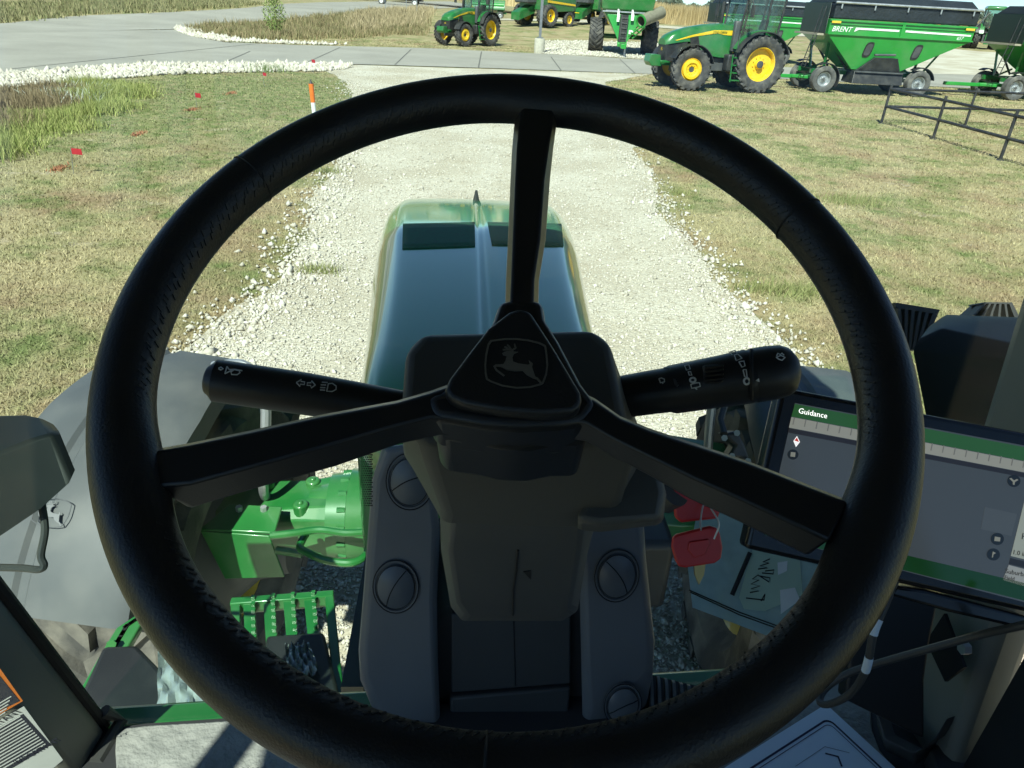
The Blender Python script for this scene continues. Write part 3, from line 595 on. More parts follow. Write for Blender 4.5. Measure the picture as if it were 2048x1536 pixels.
    MB().lathe([(0, .19), (.02, .2), (.03, .18), (.01, .175)], V(.5, 0, 2.25), V(-.45, 0, .89), 18, True).tube([V(.52, 0, 2.23), V(.75, 0, 1.6)], .04, 6).build('steering_wheel', BLK, t)
    if detail:
        deer_logo(t, V(3.815, 0, 1.42), V(0, 1, 0), V(0, 0, 1), .16, YEL, YEL)
    ht = MB(); ht.box((-.85, 0, .9), (.3, .5, .9)); ht.prism([V(-.9, -.32, .55), V(-1.35, -.32, .55), V(-1.35, -.28, .55), V(-.9, -.28, .55)], (0, 0, .12)); ht.prism([V(-.9, .32, .55), V(-1.35, .32, .55), V(-1.35, .28, .55), V(-.9, .28, .55)], (0, 0, .12)); ht.tube([V(-.9, -.25, 1.4), V(-1.3, 0, 1.2), V(-.9, .25, 1.4)], .03, 6); ht.build('rear_hitch', GREEN, t)
    MB().prism([V(-1.03, -.20, 1.95), V(-1.03, .20, 1.95), V(-1.03, 0, 2.3)], V(-.01, 0, 0)).build('slow_vehicle_triangle', ORANGE, t, smooth=None)
    ys = (.93, 1.60) if duals else (.96,)
    for s in (-1, 1):
        for i, yy in enumerate(ys): add_wheel(t, (0, s * yy, 1.06), 1.06, .56, .62, side=s, lugs=24, dish=.26, name='rear_wheel')
        add_wheel(t, (2.9, s * .94, fr), fr, .48, .40, side=s, lugs=20, dish=-.10, name='front_wheel', rz=-.12)
    return t
rt = gp(1447, 186)
make_tractor('tractor', 'green tractor with black grille and yellow wheels hitched ahead of a grain wagon', (12.45, 34.6, 0), (-.985, -.17), fr=.78, sc_=1.10)
make_tractor('tractor', 'green tractor with front weight standing alone on the turf beyond the drive', (0.6, 60.2, T(0.6, 60.2) + .02), (-.62, -.785), sc_=1.03)
for i, (px, lab) in enumerate([(1862, 'dual wheeled tractor mostly hidden behind the first grain wagon'), (1966, 'dual wheeled tractor seen from behind between the two grain wagons')]):
    a = gp(px, 97); d = unit(V(a[0], a[1], 0)); c = d * 92; make_tractor('dual_wheel_tractor', lab, (c[0], c[1], T(c[0], c[1])), (.45, .89), 'dual wheeled tractors parked by the maize', True, False)

# ---- gravity grain wagons
TARP = mat('wagon_tarp', (.017, .022, .026), .5, 0, .2, 1.2, bump=.3, bscale=6)
def make_wagon(loc, label, rz=0.0, text=True):
    t = thing('grain_wagon', label, 'wagon', loc, rz, 'green gravity grain wagons')
    yn, yf = -1.55, 1.55
    lo = [V(-2.75, yn, 3.1), V(4.15, yn, 3.1), V(4.15, yf, 3.1), V(-2.75, yf, 3.1)]
    b = MB(); b.loft([[V(-1.1, -1.28, 1.05), V(1.25, -1.28, 1.05), V(1.25, .2, 1.05), V(-1.1, .2, 1.05)], [V(-2.75, yn, 2.48), V(4.1, yn, 2.48), V(4.1, yf, 2.48), V(-2.75, yf, 2.48)], lo]); hop = b.build('hopper', GREEN2, t, smooth=None, bevel=.015)
    rb = MB(); rb.box((.7, yn - .03, 3.06), (6.95, .06, .08)); rb.box((.7, yn - .03, 2.50), (6.9, .05, .06)); rb.box((.7, yn - .025, 2.80), (.14, .05, .62)); rb.box((.7, yn - .02, 2.9), (6.85, .03, .03)); rb.build('side_rail', GREEN2, t)
    tp = MB(); tp.box((.75, 0, 3.42), (6.8, 3.06, .60)); tp.loft([[V(-2.65, yn + .02, 3.72), V(4.15, yn + .02, 3.72), V(4.15, yf, 3.72), V(-2.65, yf, 3.72)], [V(-2.6, -.8, 4.1), V(4.1, -.8, 4.1), V(4.1, .8, 4.1), V(-2.6, .8, 4.1)]]); tp.build('tarp', TARP, t, smooth=None, bevel=.05)
    MB().cyl((-2.7, yn - .03, 3.76), (4.2, yn - .03, 3.76), .05, n=8).build('tarp_roll', STEEL, t)
    for i in range(5): MB().box((-2.4 + i * 1.55, yn - .035, 3.62), (.06, .03, .2)).build('tarp_strap', STEEL, t)
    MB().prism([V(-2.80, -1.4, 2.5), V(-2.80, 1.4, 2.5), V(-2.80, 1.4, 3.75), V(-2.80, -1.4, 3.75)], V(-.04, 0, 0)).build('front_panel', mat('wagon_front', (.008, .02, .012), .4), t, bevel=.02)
    MB().box((-2.95, 0, 2.45), (.35, 2.6, .08)).build('front_deck', mat('deck_tan', (.34, .31, .24), .7), t)
    # stripe, letters, reflectors
    wl = MB(); wl.prism([V(-1.55, yn - .006, 2.62), V(-1.5, yn - .006, 2.80), V(.55, yn - .006, 2.80), V(.55, yn - .006, 2.72), V(-1.35, yn - .006, 2.72)], V(0, -.012, 0)); wl.prism([V(.85, yn - .006, 2.72), V(.85, yn - .006, 2.80), V(4.0, yn - .006, 2.76), V(4.0, yn - .006, 2.69)], V(0, -.012, 0)); wl.build('stripe', WHT, hop, smooth=None)
    if text:
        text_on('maker_lettering', 'BRENT', V(-2.62, yn - .012, 2.60), V(1, 0, 0), V(0, 0, 1), .30, WHT, hop, .012, shear=.3)
        text_on('model_number', '657', V(3.35, yn - .012, 2.53), V(1, 0, 0), V(0, 0, 1), .20, WHT, hop, .012, shear=.3)
    for x in (-2.5, 3.85): MB().box((x, yn - .065, 2.98), (.42, .02, .09)).build('side_reflector', mat('reflector_amber', (.8, .5, .05), .4), t)
    nrm = unit(np.cross(V(1, 0, 0), V(0, -1.55 + 1.28, 1.43))); 
    for x in (-.62, 1.72):
        c = V(x, -1.42 - .02, 1.92); up = unit(V(0, -.27, 1.43)); Zx = V(0, -1, 0) * .03
        pts = [c + V(1, 0, 0) * .20 * math.copysign(abs(math.cos(a)) ** .6, math.cos(a)) + up * .33 * math.copysign(abs(math.sin(a)) ** .6, math.sin(a)) + V(.06, 0, 0) * math.sin(a) for a in np.linspace(0, 2 * math.pi, 20, endpoint=False)]
        w = MB().prism(pts, Zx).build('sight_window', BLK, t, smooth=None); MB().prism([c + (p - c) * .75 + Zx * 1.05 for p in pts], Zx * .1).build('pane', DGREY, w, smooth=None)
    ch = MB(); ch.prism([V(-.95, -1.3, 1.02), V(1.2, -1.3, 1.02), V(.85, -1.42, 1.62), V(.25, -1.42, 1.62), V(-.25, -1.42, 1.62)], V(0, -.18, 0)); ch.hexa([V(-1.15, -1.75, .48), V(1.3, -1.75, .48), V(1.3, -.6, .5), V(-1.15, -.6, .5), V(-1.05, -1.55, 1.02), V(1.3, -1.55, 1.02), V(1.3, -.6, 1.02), V(-1.05, -.6, 1.02)]); ch.build('discharge_chute', BLK, t, smooth=None, bevel=.02)
    MB().box((.1, -1.66, 1.0), (2.3, .05, .06)).cyl((-.3, -1.55, 1.72), (.7, -1.55, 1.76), .05, n=8).build('chute_bar', DGREY, t)
    fr = MB()
    for y in (-.9, .9): fr.box((.2, y * .8, .88), (6.0, .16, .2))
    for s in (-1, 1):
        for y in (-1, 1): fr.tube([V(s * 2.2, y * .75, .95), V(s * 2.35, y * 1.0, 2.4)], .07, 4); fr.tube([V(s * 2.1, y * .75, .95), V(s * 1.25, y * .9, 1.3)], .05, 4)
    fr.tube([V(2.6, -.8, .95), V(3.3, -.9, 2.1)], .05, 4); fr.box((-2.5, 0, .6), (.16, 2.2, .16)); fr.box((2.32, 0, .6), (.16, 2.2, .16)); fr.build('frame', GREEN, t)
    fr2 = MB(); 
    for y in (-1, 1): fr2.tube([V(-2.45, y * .8, 2.42), V(-1.2, y * 1.0, 1.05)], .06, 4)
    fr2.build('corner_brace', BLK, t)
    tg = MB(); tg.box((-3.9, 0, .55), (2.6, .18, .16)); tg.prism([V(-2.7, -.5, .5), V(-3.4, -.12, .5), V(-3.4, .12, .5), V(-2.7, .5, .5)], V(0, 0, .14)); tg.build('drawbar', GREEN2, t, bevel=.02)
    for x in (-2.32, 2.32):
        for s in (-1, 1):
            add_wheel(t, (x, s * 1.2, .57), .57, .42, .31, STEEL, kind='road', dish=.14, side=s, name='wheel')
            f = MB(); arc_sheet(f, (x, 0, .57), .68, 15 if x > 0 else -25, 125 if x > 0 else 120, s * .98, s * 1.42, .03); f.build('mudguard', BLK, t, smooth=30)
    ld = MB()
    for y in (-1.25, -.85): ld.tube([V(-2.95, y, 3.6), V(-3.1, y, 2.4), V(-3.35, y, 1.05), V(-2.95, y, .98)], .022, 6)
    for i in range(7): ld.cyl((-3.32 + i * .05, -1.25, 1.15 + i * .28), (-3.32 + i * .05, -.85, 1.15 + i * .28), .016, n=6)
    ld.build('ladder', BLK, t)
    MB().tube([V(4.15, -1.3, 3.7), V(4.75, -1.3, 3.75), V(4.15, -1.3, 2.95)], .03, 6).build('tarp_crank', BLK, t)
    return t
wy = 36.6
w1 = make_wagon((18.95, wy + .2, 0), 'green grain wagon with black tarp hitched behind the right tractor')
w2 = copy_tree(w1); w2['label'] = 'green grain wagon with black tarp behind the end of the pipe railing'; w2.location = (29.0, wy + .9, 0)
w3 = copy_tree(w1); w3['label'] = 'green grain wagon seen through the cab of the parked tractor'; w3.location = (20.5, 57.5, 0); w3.rotation_euler = (0, 0, .05)

# ---- grain cart on big single tyres, seen from the drawbar end
c = gp(1238, 100); t = thing('grain_cart', 'tall green grain cart on wide black tyres with a folded auger', 'grain cart', (11.3, 59.0, T(11.3, 59.0)), math.radians(-8)); t.scale = (1.15, 1.15, 1.15)
b = MB(); b.loft([[V(-.12, -1.6, .75), V(.12, -1.6, .75), V(.3, .9, 1.0), V(-.3, .9, 1.0)], [V(-1.25, -1.75, 2.35), V(1.5, -1.75, 2.35), V(1.5, 3.2, 2.35), V(-1.25, 3.2, 2.35)], [V(-1.45, -1.95, 2.6), V(1.7, -1.95, 2.6), V(1.7, 3.4, 2.6), V(-1.45, 3.4, 2.6)], [V(-1.6, -2.1, 3.9), V(1.85, -2.1, 3.9), V(1.85, 3.5, 3.9), V(-1.6, 3.5, 3.9)]]); b.build('hopper', GREEN, t, smooth=None, bevel=.03)
MB().box((.1, -1.84, 2.45), (3.0, .06, .07)).box((-.75, -1.86, 2.47), (.9, .05, .10)).build('trim_rail', STEEL, t)
f = MB(); f.prism([V(-1.1, -1.78, 2.3), V(1.25, -1.78, 2.3), V(.28, -2.0, .75), V(-.22, -2.0, .75)], V(0, .08, 0)); f.build('front_plate', GREEN2, t, bevel=.02)
f = MB(); f.box((-.02, -2.03, 1.5), (.5, .08, 1.6)); f.build('front_recess', BLK, t)
lad = MB()
for x in (-.16, .2): lad.cyl((x, -2.12, .8), (x, -2.12, 2.3), .02, n=6)
for i in range(5): lad.cyl((-.16, -2.12, 1.0 + i * .28), (.2, -2.12, 1.0 + i * .28), .016, n=6)
lad.build('ladder', DGREY, t)
for x, z, w, h in ((-.40, 1.9, .16, .7), (.48, 2.0, .18, .6), (.52, 1.25, .34, .22)): MB().prism([V(x - w / 2, -2.02, z), V(x + w / 2, -2.02, z), V(x + w / 2, -2.0, z + h / 2), V(x, -1.97, z + h), V(x - w / 2, -1.99, z + h)], V(0, -.03, 0)).build('warning_decal', WHT, t, smooth=None)
dr = MB(); dr.box((0, -3.2, .62), (.32, 2.4, .26)); dr.prism([V(-.3, -2.2, .5), V(.3, -2.2, .5), V(.3, -1.4, .9), V(-.3, -1.4, .9)], V(0, 0, .2)); dr.build('drawbar', GREEN2, t, bevel=.02)
MB().box((.12, -4.0, .32), (.1, .1, .64)).box((.12, -4.0, .02), (.3, .3, .04)).build('jack_stand', STEEL, t)
au = MB(); au.cyl((1.0, -2.5, 2.0), (2.3, -1.2, 2.55), .36, n=18, cap=False); au.cyl((1.0, -2.5, 2.0), (2.3, -1.2, 2.55), .33, n=18, cap=False); au.build('auger_tube', mat('auger_tan', (.20, .19, .14), .45), t)
ag = MB(); ag.lathe([(0, .30), (0, .40), (.06, .40), (.06, .30)], V(.98, -2.52, 1.99), unit(V(1.3, 1.3, .55)), 20, True)
for a, bq in (((.35, -2.15, 1.1), (1.1, -2.5, 1.75)), ((.6, -2.15, 1.0), (1.3, -2.3, 1.7)), ((.45, -2.2, 1.35), (.8, -2.3, 1.2)), ((.7, -2.3, 1.55), (1.05, -2.35, 1.35))): ag.tube([V(*a), V(*bq)], .05, 4)
ag.build('auger_bracket', GREEN2, t)
for s in (-1, 1): add_wheel(t, (s * 1.75 + .15, .6, 1.03), 1.03, .95, .55, side=-s, lugs=20, dish=.2, rz=math.pi / 2)
MB().cyl((-1.6, .6, 1.0), (1.9, .6, 1.0), .14, n=10).build('axle', GREEN, t)

# ---- combine harvesters at the back of the yard
def make_combine(loc, hd, label, rear=True, track=False):
    t = thing('combine_harvester', label, 'combine', loc, math.atan2(hd[1], hd[0]), 'combine harvesters at the back of the yard')
    MB().loft([[V(x, -w, z0), V(x, w, z0), V(x, w, z1 - .4), V(x, w * .8, z1), V(x, -w * .8, z1), V(x, -w, z1 - .4)] for x, w, z0, z1 in ((-3.8, 1.25, 1.7, 3.2), (-3.2, 1.5, 1.5, 3.7), (1.0, 1.55, 1.3, 3.9), (2.0, 1.5, 1.5, 3.7))]).build('body', GREEN, t, smooth=30, bevel=.05)
    for s in (-1, 1): MB().prism([V(-3.4, s * 1.54, 2.0), V(1.0, s * 1.58, 2.2), V(1.0, s * 1.58, 2.42), V(-3.3, s * 1.54, 2.16)], V(0, s * .02, 0)).build('side_stripe', YEL, t, smooth=None)
    MB().box((2.6, 0, 2.9), (1.4, 1.9, 1.7)).build('cab', DGREY, t, bevel=.12); MB().box((2.6, 0, 3.85), (1.8, 2.2, .25)).build('cab_roof', GREEN, t, bevel=.08)
    MB().hexa([V(1.8, -.6, 1.2), V(4.0, -.6, .5), V(4.0, .6, .5), V(1.8, .6, 1.2), V(1.8, -.6, 2.0), V(4.0, -.6, 1.2), V(4.0, .6, 1.2), V(1.8, .6, 2.0)]).build('feeder_house', GREEN, t)
    MB().box((-3.6, 0, 1.35), (1.0, 2.0, .9)).build('chopper', BLK, t, bevel=.08)
    MB().prism([V(-3.86, -.22, 2.2), V(-3.86, .22, 2.2), V(-3.86, 0, 2.6)], V(-.02, 0, 0)).build('slow_vehicle_triangle', ORANGE, t, smooth=None)
    for s in (-1, 1):
        MB().box((-3.84, s * .95, 2.05), (.06, .3, .16)).build('rear_lamp', ORANGE, t)
        MB().tube([V(-3.6, s * 1.3, 1.4), V(-3.6, s * 1.9, 1.4)], .05, 6).build('lamp_arm', YEL, t)
        if track:
            mb = MB(); P = [V(1.0 + .95 * math.cos(a) if 0 else 1.0 + x, s * 1.55, z) for x, z, a in ((-1.1, .15, 0), (1.1, .15, 0), (1.3, .4, 0), (.25, 1.55, 0), (-.25, 1.55, 0), (-1.3, .4, 0))]; mb.prism(P, V(0, s * .6, 0)); tr = mb.build('track', BLK, t, bevel=.1)
            for x, z, r in ((-.85, .45, .33), (.85, .45, .33), (0, 1.1, .38)): MB().lathe([(0, r), (.05, r), (.02, r * .5), (.06, .05)], V(1.0 + x, s * 2.16, z), V(0, s, 0), 18).build('track_roller', YEL, tr)
        else:
            for yy in (1.35, 2.05): add_wheel(t, (1.1, s * yy, 1.02), 1.02, .58, .58, side=s, lugs=20, dish=.2, name='front_wheel')
        add_wheel(t, (-2.6, s * 1.35, .72), .72, .5, .38, side=s, lugs=18, dish=.05, name='rear_wheel')
    return t
def place(px, py, dist):
    d = ray(px, py)[:2]; d = d / np.linalg.norm(d) * dist; return (d[0] + CAM[0], d[1], T(d[0], d[1]))
make_combine(place(1085, 30, 84), (-.75, -.66), 'green combine with dual yellow wheels standing behind the lamp post')
make_combine(place(1490, 30, 72), (.35, .94), 'green combine seen from behind with orange warning triangle, past the tractor cab')
make_combine(place(1185, 30, 92), (-.55, -.84), 'tracked green combine partly hidden by the grain cart', track=True)
# header trailer beside the first combine
a = place(975, 30, 93); t = thing('grain_header', 'long green harvesting header on its transport cart beside the combine', 'header', a, math.radians(-5))
MB().prism([V(-2.0, -.5, .9), V(-2.0, .5, .7), V(-2.0, .5, 1.7), V(-2.0, .1, 1.9), V(-2.0, -.4, 1.3)], V(4.0, 0, 0)).build('trough', GREEN, t, bevel=.03); MB().cyl((-1.9, -.25, 1.35), (1.9, -.25, 1.35), .22, n=12).build('auger', GREEN2, t); MB().prism([V(-1.9, -.62, 1.0), V(-1.5, -.62, 1.0), V(-1.9, -.62, 1.35)], V(0, .2, 0)).build('end_divider', YEL, t)
MB().box((0, 0, .55), (4.4, .2, .16)).box((-1.2, 0, .75), (.1, .6, .3)).box((1.2, 0, .75), (.1, .6, .3)).build('cart_beam', GREEN, t)
for x in (-1.5, 1.5):
    for s in (-1, 1): add_wheel(t, (x, s * .7, .35), .35, .22, .2, STEEL, kind='road', dish=.03, side=s)
# flat-bed truck on the back road
a = place(808, 6, 135); t = thing('flatbed_truck', 'dark flatbed truck with white wheels passing on the back road', 'truck', (a[0], a[1], a[2]), math.radians(176))
MB().box((0, 0, 1.05), (5.8, 2.2, .18)).box((0, 0, .8), (6.4, .8, .25)).build('bed', BLK, t); MB().loft([[V(2.3, y, .7), V(4.6, y, .7), V(4.6, y, 1.5), V(3.7, y, 1.6), V(3.3, y, 2.5), V(2.3, y, 2.5)] for y in (-1, 1)]).build('cab', DGREY, t, bevel=.08)
MB().box((-1.0, 0, 1.6), (2.4, 1.9, .9)).build('load', DGREY, t, bevel=.05); MB().box((1.0, -1.12, .9), (1.2, .04, .4)).build('tool_box', WHT, t)
for x in (-1.9, 3.6):
    for s in (-1, 1): add_wheel(t, (x, s * .95, .5), .5, .35, .3, WHT, kind='road', dish=.05, side=s)
# ---- lamp post on a concrete pier
c = gp(1078, 107); t = thing('lamp_post', 'grey square lamp post on a concrete pier beside the drive', 'lamp post', c)
MB().lathe([(0, .36), (.9, .36), (.95, .33)], ax=(0, 0, 1), n=20).build('concrete_pier', mat('pier_concrete', (.42, .40, .33), .85, bump=.2, bscale=20), t)
MB().box((0, 0, .99), (.42, .42, .05)).box((0, 0, 4.5), (.17, .17, 7.0)).build('pole', mat('pole_grey', (.20, .21, .23), .45, .3), t)
MB().box((.5, 0, 8.0), (1.0, .08, .08)).box((1.1, 0, 8.0), (.6, .4, .14)).build('lamp_head', DGREY, t)
# ---- pipe railing
RAIL = mat('rail_black', (.035, .036, .04), .45, .3, dirt=((.2, .19, .17), .3, 5))
t = thing('pipe_railing', 'black steel pipe railing turning a corner on the dry turf', 'railing', (14.05, 24.95, 0))
feet = [V(0, 0, 0), V(0, -3.1, 0), V(-.1, -6.36, 0), V(-.1, -9.6, 0), V(3.4, .6, 0), V(6.8, 1.15, 0)]
for i, p in enumerate(feet):
    MB().cyl(p, p + V(0, 0, 1.22), .044, n=10).lathe([(0, .11), (.015, .09), (.02, .05)], p, (0, 0, 1), 10).build('post', RAIL, t)
for z in (1.10, .55):
    MB().tube([feet[0] + V(0, .0, z), feet[1] + V(0, 0, z), feet[2] + V(0, 0, z), feet[3] + V(0, 0, z)], .042, 8).build('rail', RAIL, t)
    MB().tube([feet[0] + V(0, 0, z), feet[4] + V(0, 0, z), feet[5] + V(0, 0, z)], .042, 8).build('rail', RAIL, t)
for px, lab in ((771, 'thin grey stake beside the back road, by the truck front'), (813, 'thin grey stake beside the back road, by the truck bed'), (834, 'thin grey stake beside the back road, by the dry golden grass')):
    c = gp(px, 30); tagx(MB().cyl(V(0, 0, 0), V(0, 0, 1.9), .035, n=6).cyl(V(0, 0, 1.9), V(0, 0, 1.96), .045, n=6).build('stake', STEEL), lab, 'stake').location = c

# ------------------------------------------------------------------ the tractor we sit in
TR = thing('tractor', 'green tractor whose cab the view looks out from, with steering wheel and bonnet', 'tractor', (0, 0, 0))
HOODM = mat('bonnet_green', (.018, .215, .055), .30, 0, .05, 1.5, coat=1.0, spec=.5)
MATS['bonnet_green'].node_tree.nodes['Principled BSDF'].inputs['Coat Roughness'].default_value = .07
FEND = mat('fender_grey', (.082, .09, .094), .5, 0, .08, 4, spec=.3, dirt=((.2, .2, .185), .3, 5))
PLAST = mat('dash_plastic', (.062, .062, .058), .55, 0, .05, 10, bump=.15, bscale=900)
CONS = mat('console_plastic', (.175, .178, .178), .40, 0, .05, 8, bump=.15, bscale=900)
LEATH = mat('wheel_leather', (.0075, .008, .0098), .42, 0, .15, 30, bump=.35, bscale=700)  # black tinted with the blue of the cab's ambient light
SPOKE = mat('spoke_plastic', (.0065, .007, .0085), .38, 0, .08, 12, bump=.1, bscale=900)  # bluish shade light put into the base colour here too
GAP = mat('gap_black', (.004, .004, .005), .7)
PILL = mat('pillar_trim', (.21, .205, .165), .6, 0, .06, 6, bump=.15, bscale=600)
PRINT = mat('print_white', (.62, .64, .64), .5)
GR3 = mat('chassis_green', (.018, .165, .034), .3, 0, .12, 6, coat=.6, dirt=((.25, .24, .18), .2, 6))
RUBD = mat('dusty_tyre', (.055, .052, .048), .8, 0, .2, 7, bump=.3, bscale=60, dirt=((.30, .27, .22), .7, 5))

# bonnet
S = [(1.20, .235, .300, 2.262, 2.13), (1.60, .242, .318, 2.262, 2.12), (2.0, .258, .352, 2.258, 2.10), (2.35, .280, .385, 2.252, 2.08), (2.60, .305, .408, 2.244, 2.06), (2.68, .312, .415, 2.238, 2.05), (2.80, .322, .425, 2.224, 2.04), (3.0, .34, .442, 2.198, 2.02), (3.4, .368, .468, 2.146, 1.97), (3.68, .372, .476, 2.100, 1.92), (3.82, .36, .462, 2.060, 1.87), (3.92, .335, .43, 1.99, 1.78), (3.98, .30, .38, 1.86, 1.6)]
def hsec(y, wi, wo, zt, zs):
    P = []
    for x, z in ((wo * .985, 1.30), (wo, zs - .18), (wo, zs - .02), (wo - .012, zs + .03), ((wi + wo) / 2 + .012, (zs + zt) / 2 + .028), (wi + .012, zt - .022), (wi - .006, zt - .007), (wi * .5, zt), (.022, zt + .004), (.012, zt - .004), (0, zt - .006)): P.append((x, z))
    L_ = [V(-x, y, z) for x, z in P] + [V(x, y, z) for x, z in P[-2::-1]]
    return L_
hood = MB().loft([hsec(*s) for s in S]).build('bonnet', HOODM, TR, smooth=50)
k = hood.modifiers.new('sub', 'SUBSURF'); k.levels = 2; k.render_levels = 2
VENT = mat('vent_green', (.010, .095, .042), .8, 0, .25, 60)
def hz(y): return np.interp(y, [s[0] for s in S], [s[3] for s in S])
bpy.context.view_layer.update(); hev = hood.evaluated_get(bpy.context.evaluated_depsgraph_get())
def hoodpt(px, py, lift):
    r = ray(px, py); r = r / np.linalg.norm(r); h_, loc, nn, i = hev.ray_cast(Vector(CAM), Vector(r)); return np.array(loc) + np.array(nn) * lift
for c4 in (((806, 449), (949, 446), (950, 494), (805, 499)), ((975, 446), (1122, 449), (1126, 494), (984, 491))):
    c4 = [np.array(c, float) for c in c4]; nu, nv = 12, 6
    P = [hoodpt(*((c4[0] * (1 - u) + c4[1] * u) * (1 - v) + (c4[3] * (1 - u) + c4[2] * u) * v), .004) for v in np.linspace(0, 1, nv) for u in np.linspace(0, 1, nu)]
    vo_ = MB().add(P, [(j * nu + i, j * nu + i + 1, (j + 1) * nu + i + 1, (j + 1) * nu + i) for j in range(nv - 1) for i in range(nu - 1)]).build('bonnet_vent', VENT, hood, smooth=60)
    k = vo_.modifiers.new('thick', 'SOLIDIFY'); k.thickness = .006; k.offset = -1
MB().cyl(V(-.005, 3.72, 2.08), V(-.005, 3.72, 2.135), .018, .006, 10).build('bonnet_ornament', BLK, hood)
sb = MB()
for s in (-1, 1): sb.box((s * .29, 2.4, 1.25), (.05, 2.6, .75))
sb.build('bonnet_side_screen', BLK, TR)
# chassis, axle
ch = MB(); ch.box((0, 2.1, .95), (.52, 2.4, .5)); ch.box((0, 3.0, 1.2), (.5, .5, .4)); ch.build('chassis', GR3, TR, bevel=.03)
def axle(s):
    o = V(s * .30, 2.58, .92); ax = V(s, 0, 0)
    a = MB(); a.lathe([(0, .13), (.10, .14), (.16, .15), (.165, .205), (.24, .215), (.245, .20), (.33, .19), (.335, .15), (.42, .13)], o, ax, 36)
    for i in range(16):
        t_ = i * math.pi / 8; c = o + ax * .245 + V(0, math.cos(t_), math.sin(t_)) * .195; a.cyl(c, c + ax * .035, .013, n=6)
    a.build('axle_flange', GR3, TR, smooth=30)
    b = MB(); b.loft([[V(s * x, 2.58 + dy * w, .92 + dz * h) for dy, dz in ((-1, -.8), (1, -.8), (1, .7), (.7, 1), (-.7, 1), (-1, .7))] for x, w, h in ((.55, .17, .15), (.75, .14, .12), (.92, .15, .11), (1.12, .14, .10))])
    for dx, dy in ((.92, .06), (.72, .07), (.74, -.10)): b.cyl(V(s * dx, 2.58 + dy, 1.0), V(s * dx, 2.58 + dy, 1.065), .032, n=14); b.cyl(V(s * dx, 2.58 + dy, 1.06), V(s * dx, 2.58 + dy, 1.075), .014, n=6)
    b.build('axle_housing', GR3, TR, smooth=30, bevel=.01)
axle(-1); axle(1)
gd = MB(); gd.prism([V(-1.10, 2.30, 1.06), V(-1.02, 2.44, 1.08), V(-.80, 2.42, 1.08), V(-.80, 2.28, 1.06)], V(0, 0, .012)); gd.prism([V(-1.10, 2.30, 1.06), V(-.82, 2.27, 1.06), V(-.78, 2.27, .84), V(-1.03, 2.28, .82)], V(0, .012, 0)); gd.build('hose_guard', GR3, TR, bevel=.004)
for c in ((-.97, 2.40, 1.085), (-.87, 2.40, 1.085)): MB().cyl(V(*c), V(*c) + V(0, 0, .022), .014, n=6).build('guard_bolt', STEEL, TR)
hs = [atz(x, y, 1.10) for x, y in ((735, 1064), (690, 1066), (640, 1060), (590, 1066), (540, 1072))]
MB().tube(smooth_path(hs), .016, 10).build('brake_pipe', GR3, TR)
hs = [atz(x, y, 1.02) for x, y in ((735, 1108), (715, 1122), (690, 1126), (650, 1120), (615, 1105), (600, 1095), (606, 1078), (612, 1068))]
MB().tube(smooth_path(hs), .016, 10).build('brake_hose', GR3, TR)
hs = [atz(x, y, .98) for x, y in ((553, 1100), (580, 1104), (605, 1108))]; MB().tube(hs, .017, 10).build('hose_stub', GR3, TR)
# front wheels and mudguards: both steer together
def front_corner(s, cx, steer):
    c = V(cx, 2.60, .73); w = empty('front_wheel', c, math.radians(90 + steer), TR); w.rotation_euler = (0, .2, math.radians(-90 + steer) if 0 else math.radians(90 + steer))
    tm = tyre_mesh(.73, .58, .42, 18).copy(); tm.materials.clear(); tm.materials.append(RUBD)
    link('tyre', tm, w); link('rim', rim_mesh(.42, .58, YEL, -.08, -s), w)
    ca, sa = math.cos(math.radians(steer)), math.sin(math.radians(steer))
    def q(lx, a, r):
        ly, lz = r * math.cos(a), r * math.sin(a); return V(c[0] + lx * ca - ly * sa, c[1] + lx * sa + ly * ca, c[2] + lz)
    L_ = []; n = 26
    for i in range(n + 1):
        a = math.radians(76 + (154 - 76) * i / n); R0 = .885 + .05 * (i / n) ** 2
        wdt = .26 + .05 * min(1, i / 10)
        pts = [(-wdt - .015, R0 - .09), (-wdt, R0 - .02), (-wdt + .035, R0 + .01), (-.10, R0 + .022), (-.085, R0 + .008), (-.055, R0 + .008), (-.04, R0 + .024), (wdt - .05, R0 + .012), (wdt - .01, R0 - .01), (wdt, R0 - .08), (wdt - .01, R0 - .08), (wdt - .03, R0 - .025), (0, R0 - .008), (-wdt + .03, R0 - .025), (-wdt - .005, R0 - .09)]
        L_.append([q(x, a, r) for x, r in pts])
    f = MB().loft(L_).build('front_fender', FEND, TR, smooth=40)
    p = [q(-s * .18, math.radians(84), .90), q(-s * .34, math.radians(86), .93), q(-s * .42, math.radians(88), .80), q(-s * .40, math.radians(95), .45), V(c[0] - s * .35, 2.6, .98)]
    MB().tube(smooth_path(p), .021, 10).build('fender_stay', STEEL, TR)
    MB().lathe([(-.02, .40), (.05, .36), (.10, .25), (.2, .16), (.34, .13)], V(c[0], c[1], c[2]) - V(s * .10, 0, 0), V(-s, 0, 0), 28).build('steering_knuckle', DGREY, TR, smooth=30)
    return c, q, f
lc, lq, lf = front_corner(-1, -1.27, -11)
rc, rq, rf = front_corner(1, 1.46, -5)
a0 = math.radians(128); eo = lq(.02, a0, .965); ex = unit(lq(.1, a0, .9) - lq(0, a0, .9)); ez = unit(lq(0, a0, 1.0) - lq(0, a0, .9)); ey = np.cross(ez, ex)
epl = plane3(eo, eo + ex, eo + ey); LOGOG = mat('fender_logo', (.14, .145, .15), .5); RINGD = mat('fender_ring', (.06, .065, .07), .5)
deer_logo(lf, onp(103, 1026, epl, -.02), ex, ey, .125, LOGOG, RINGD)
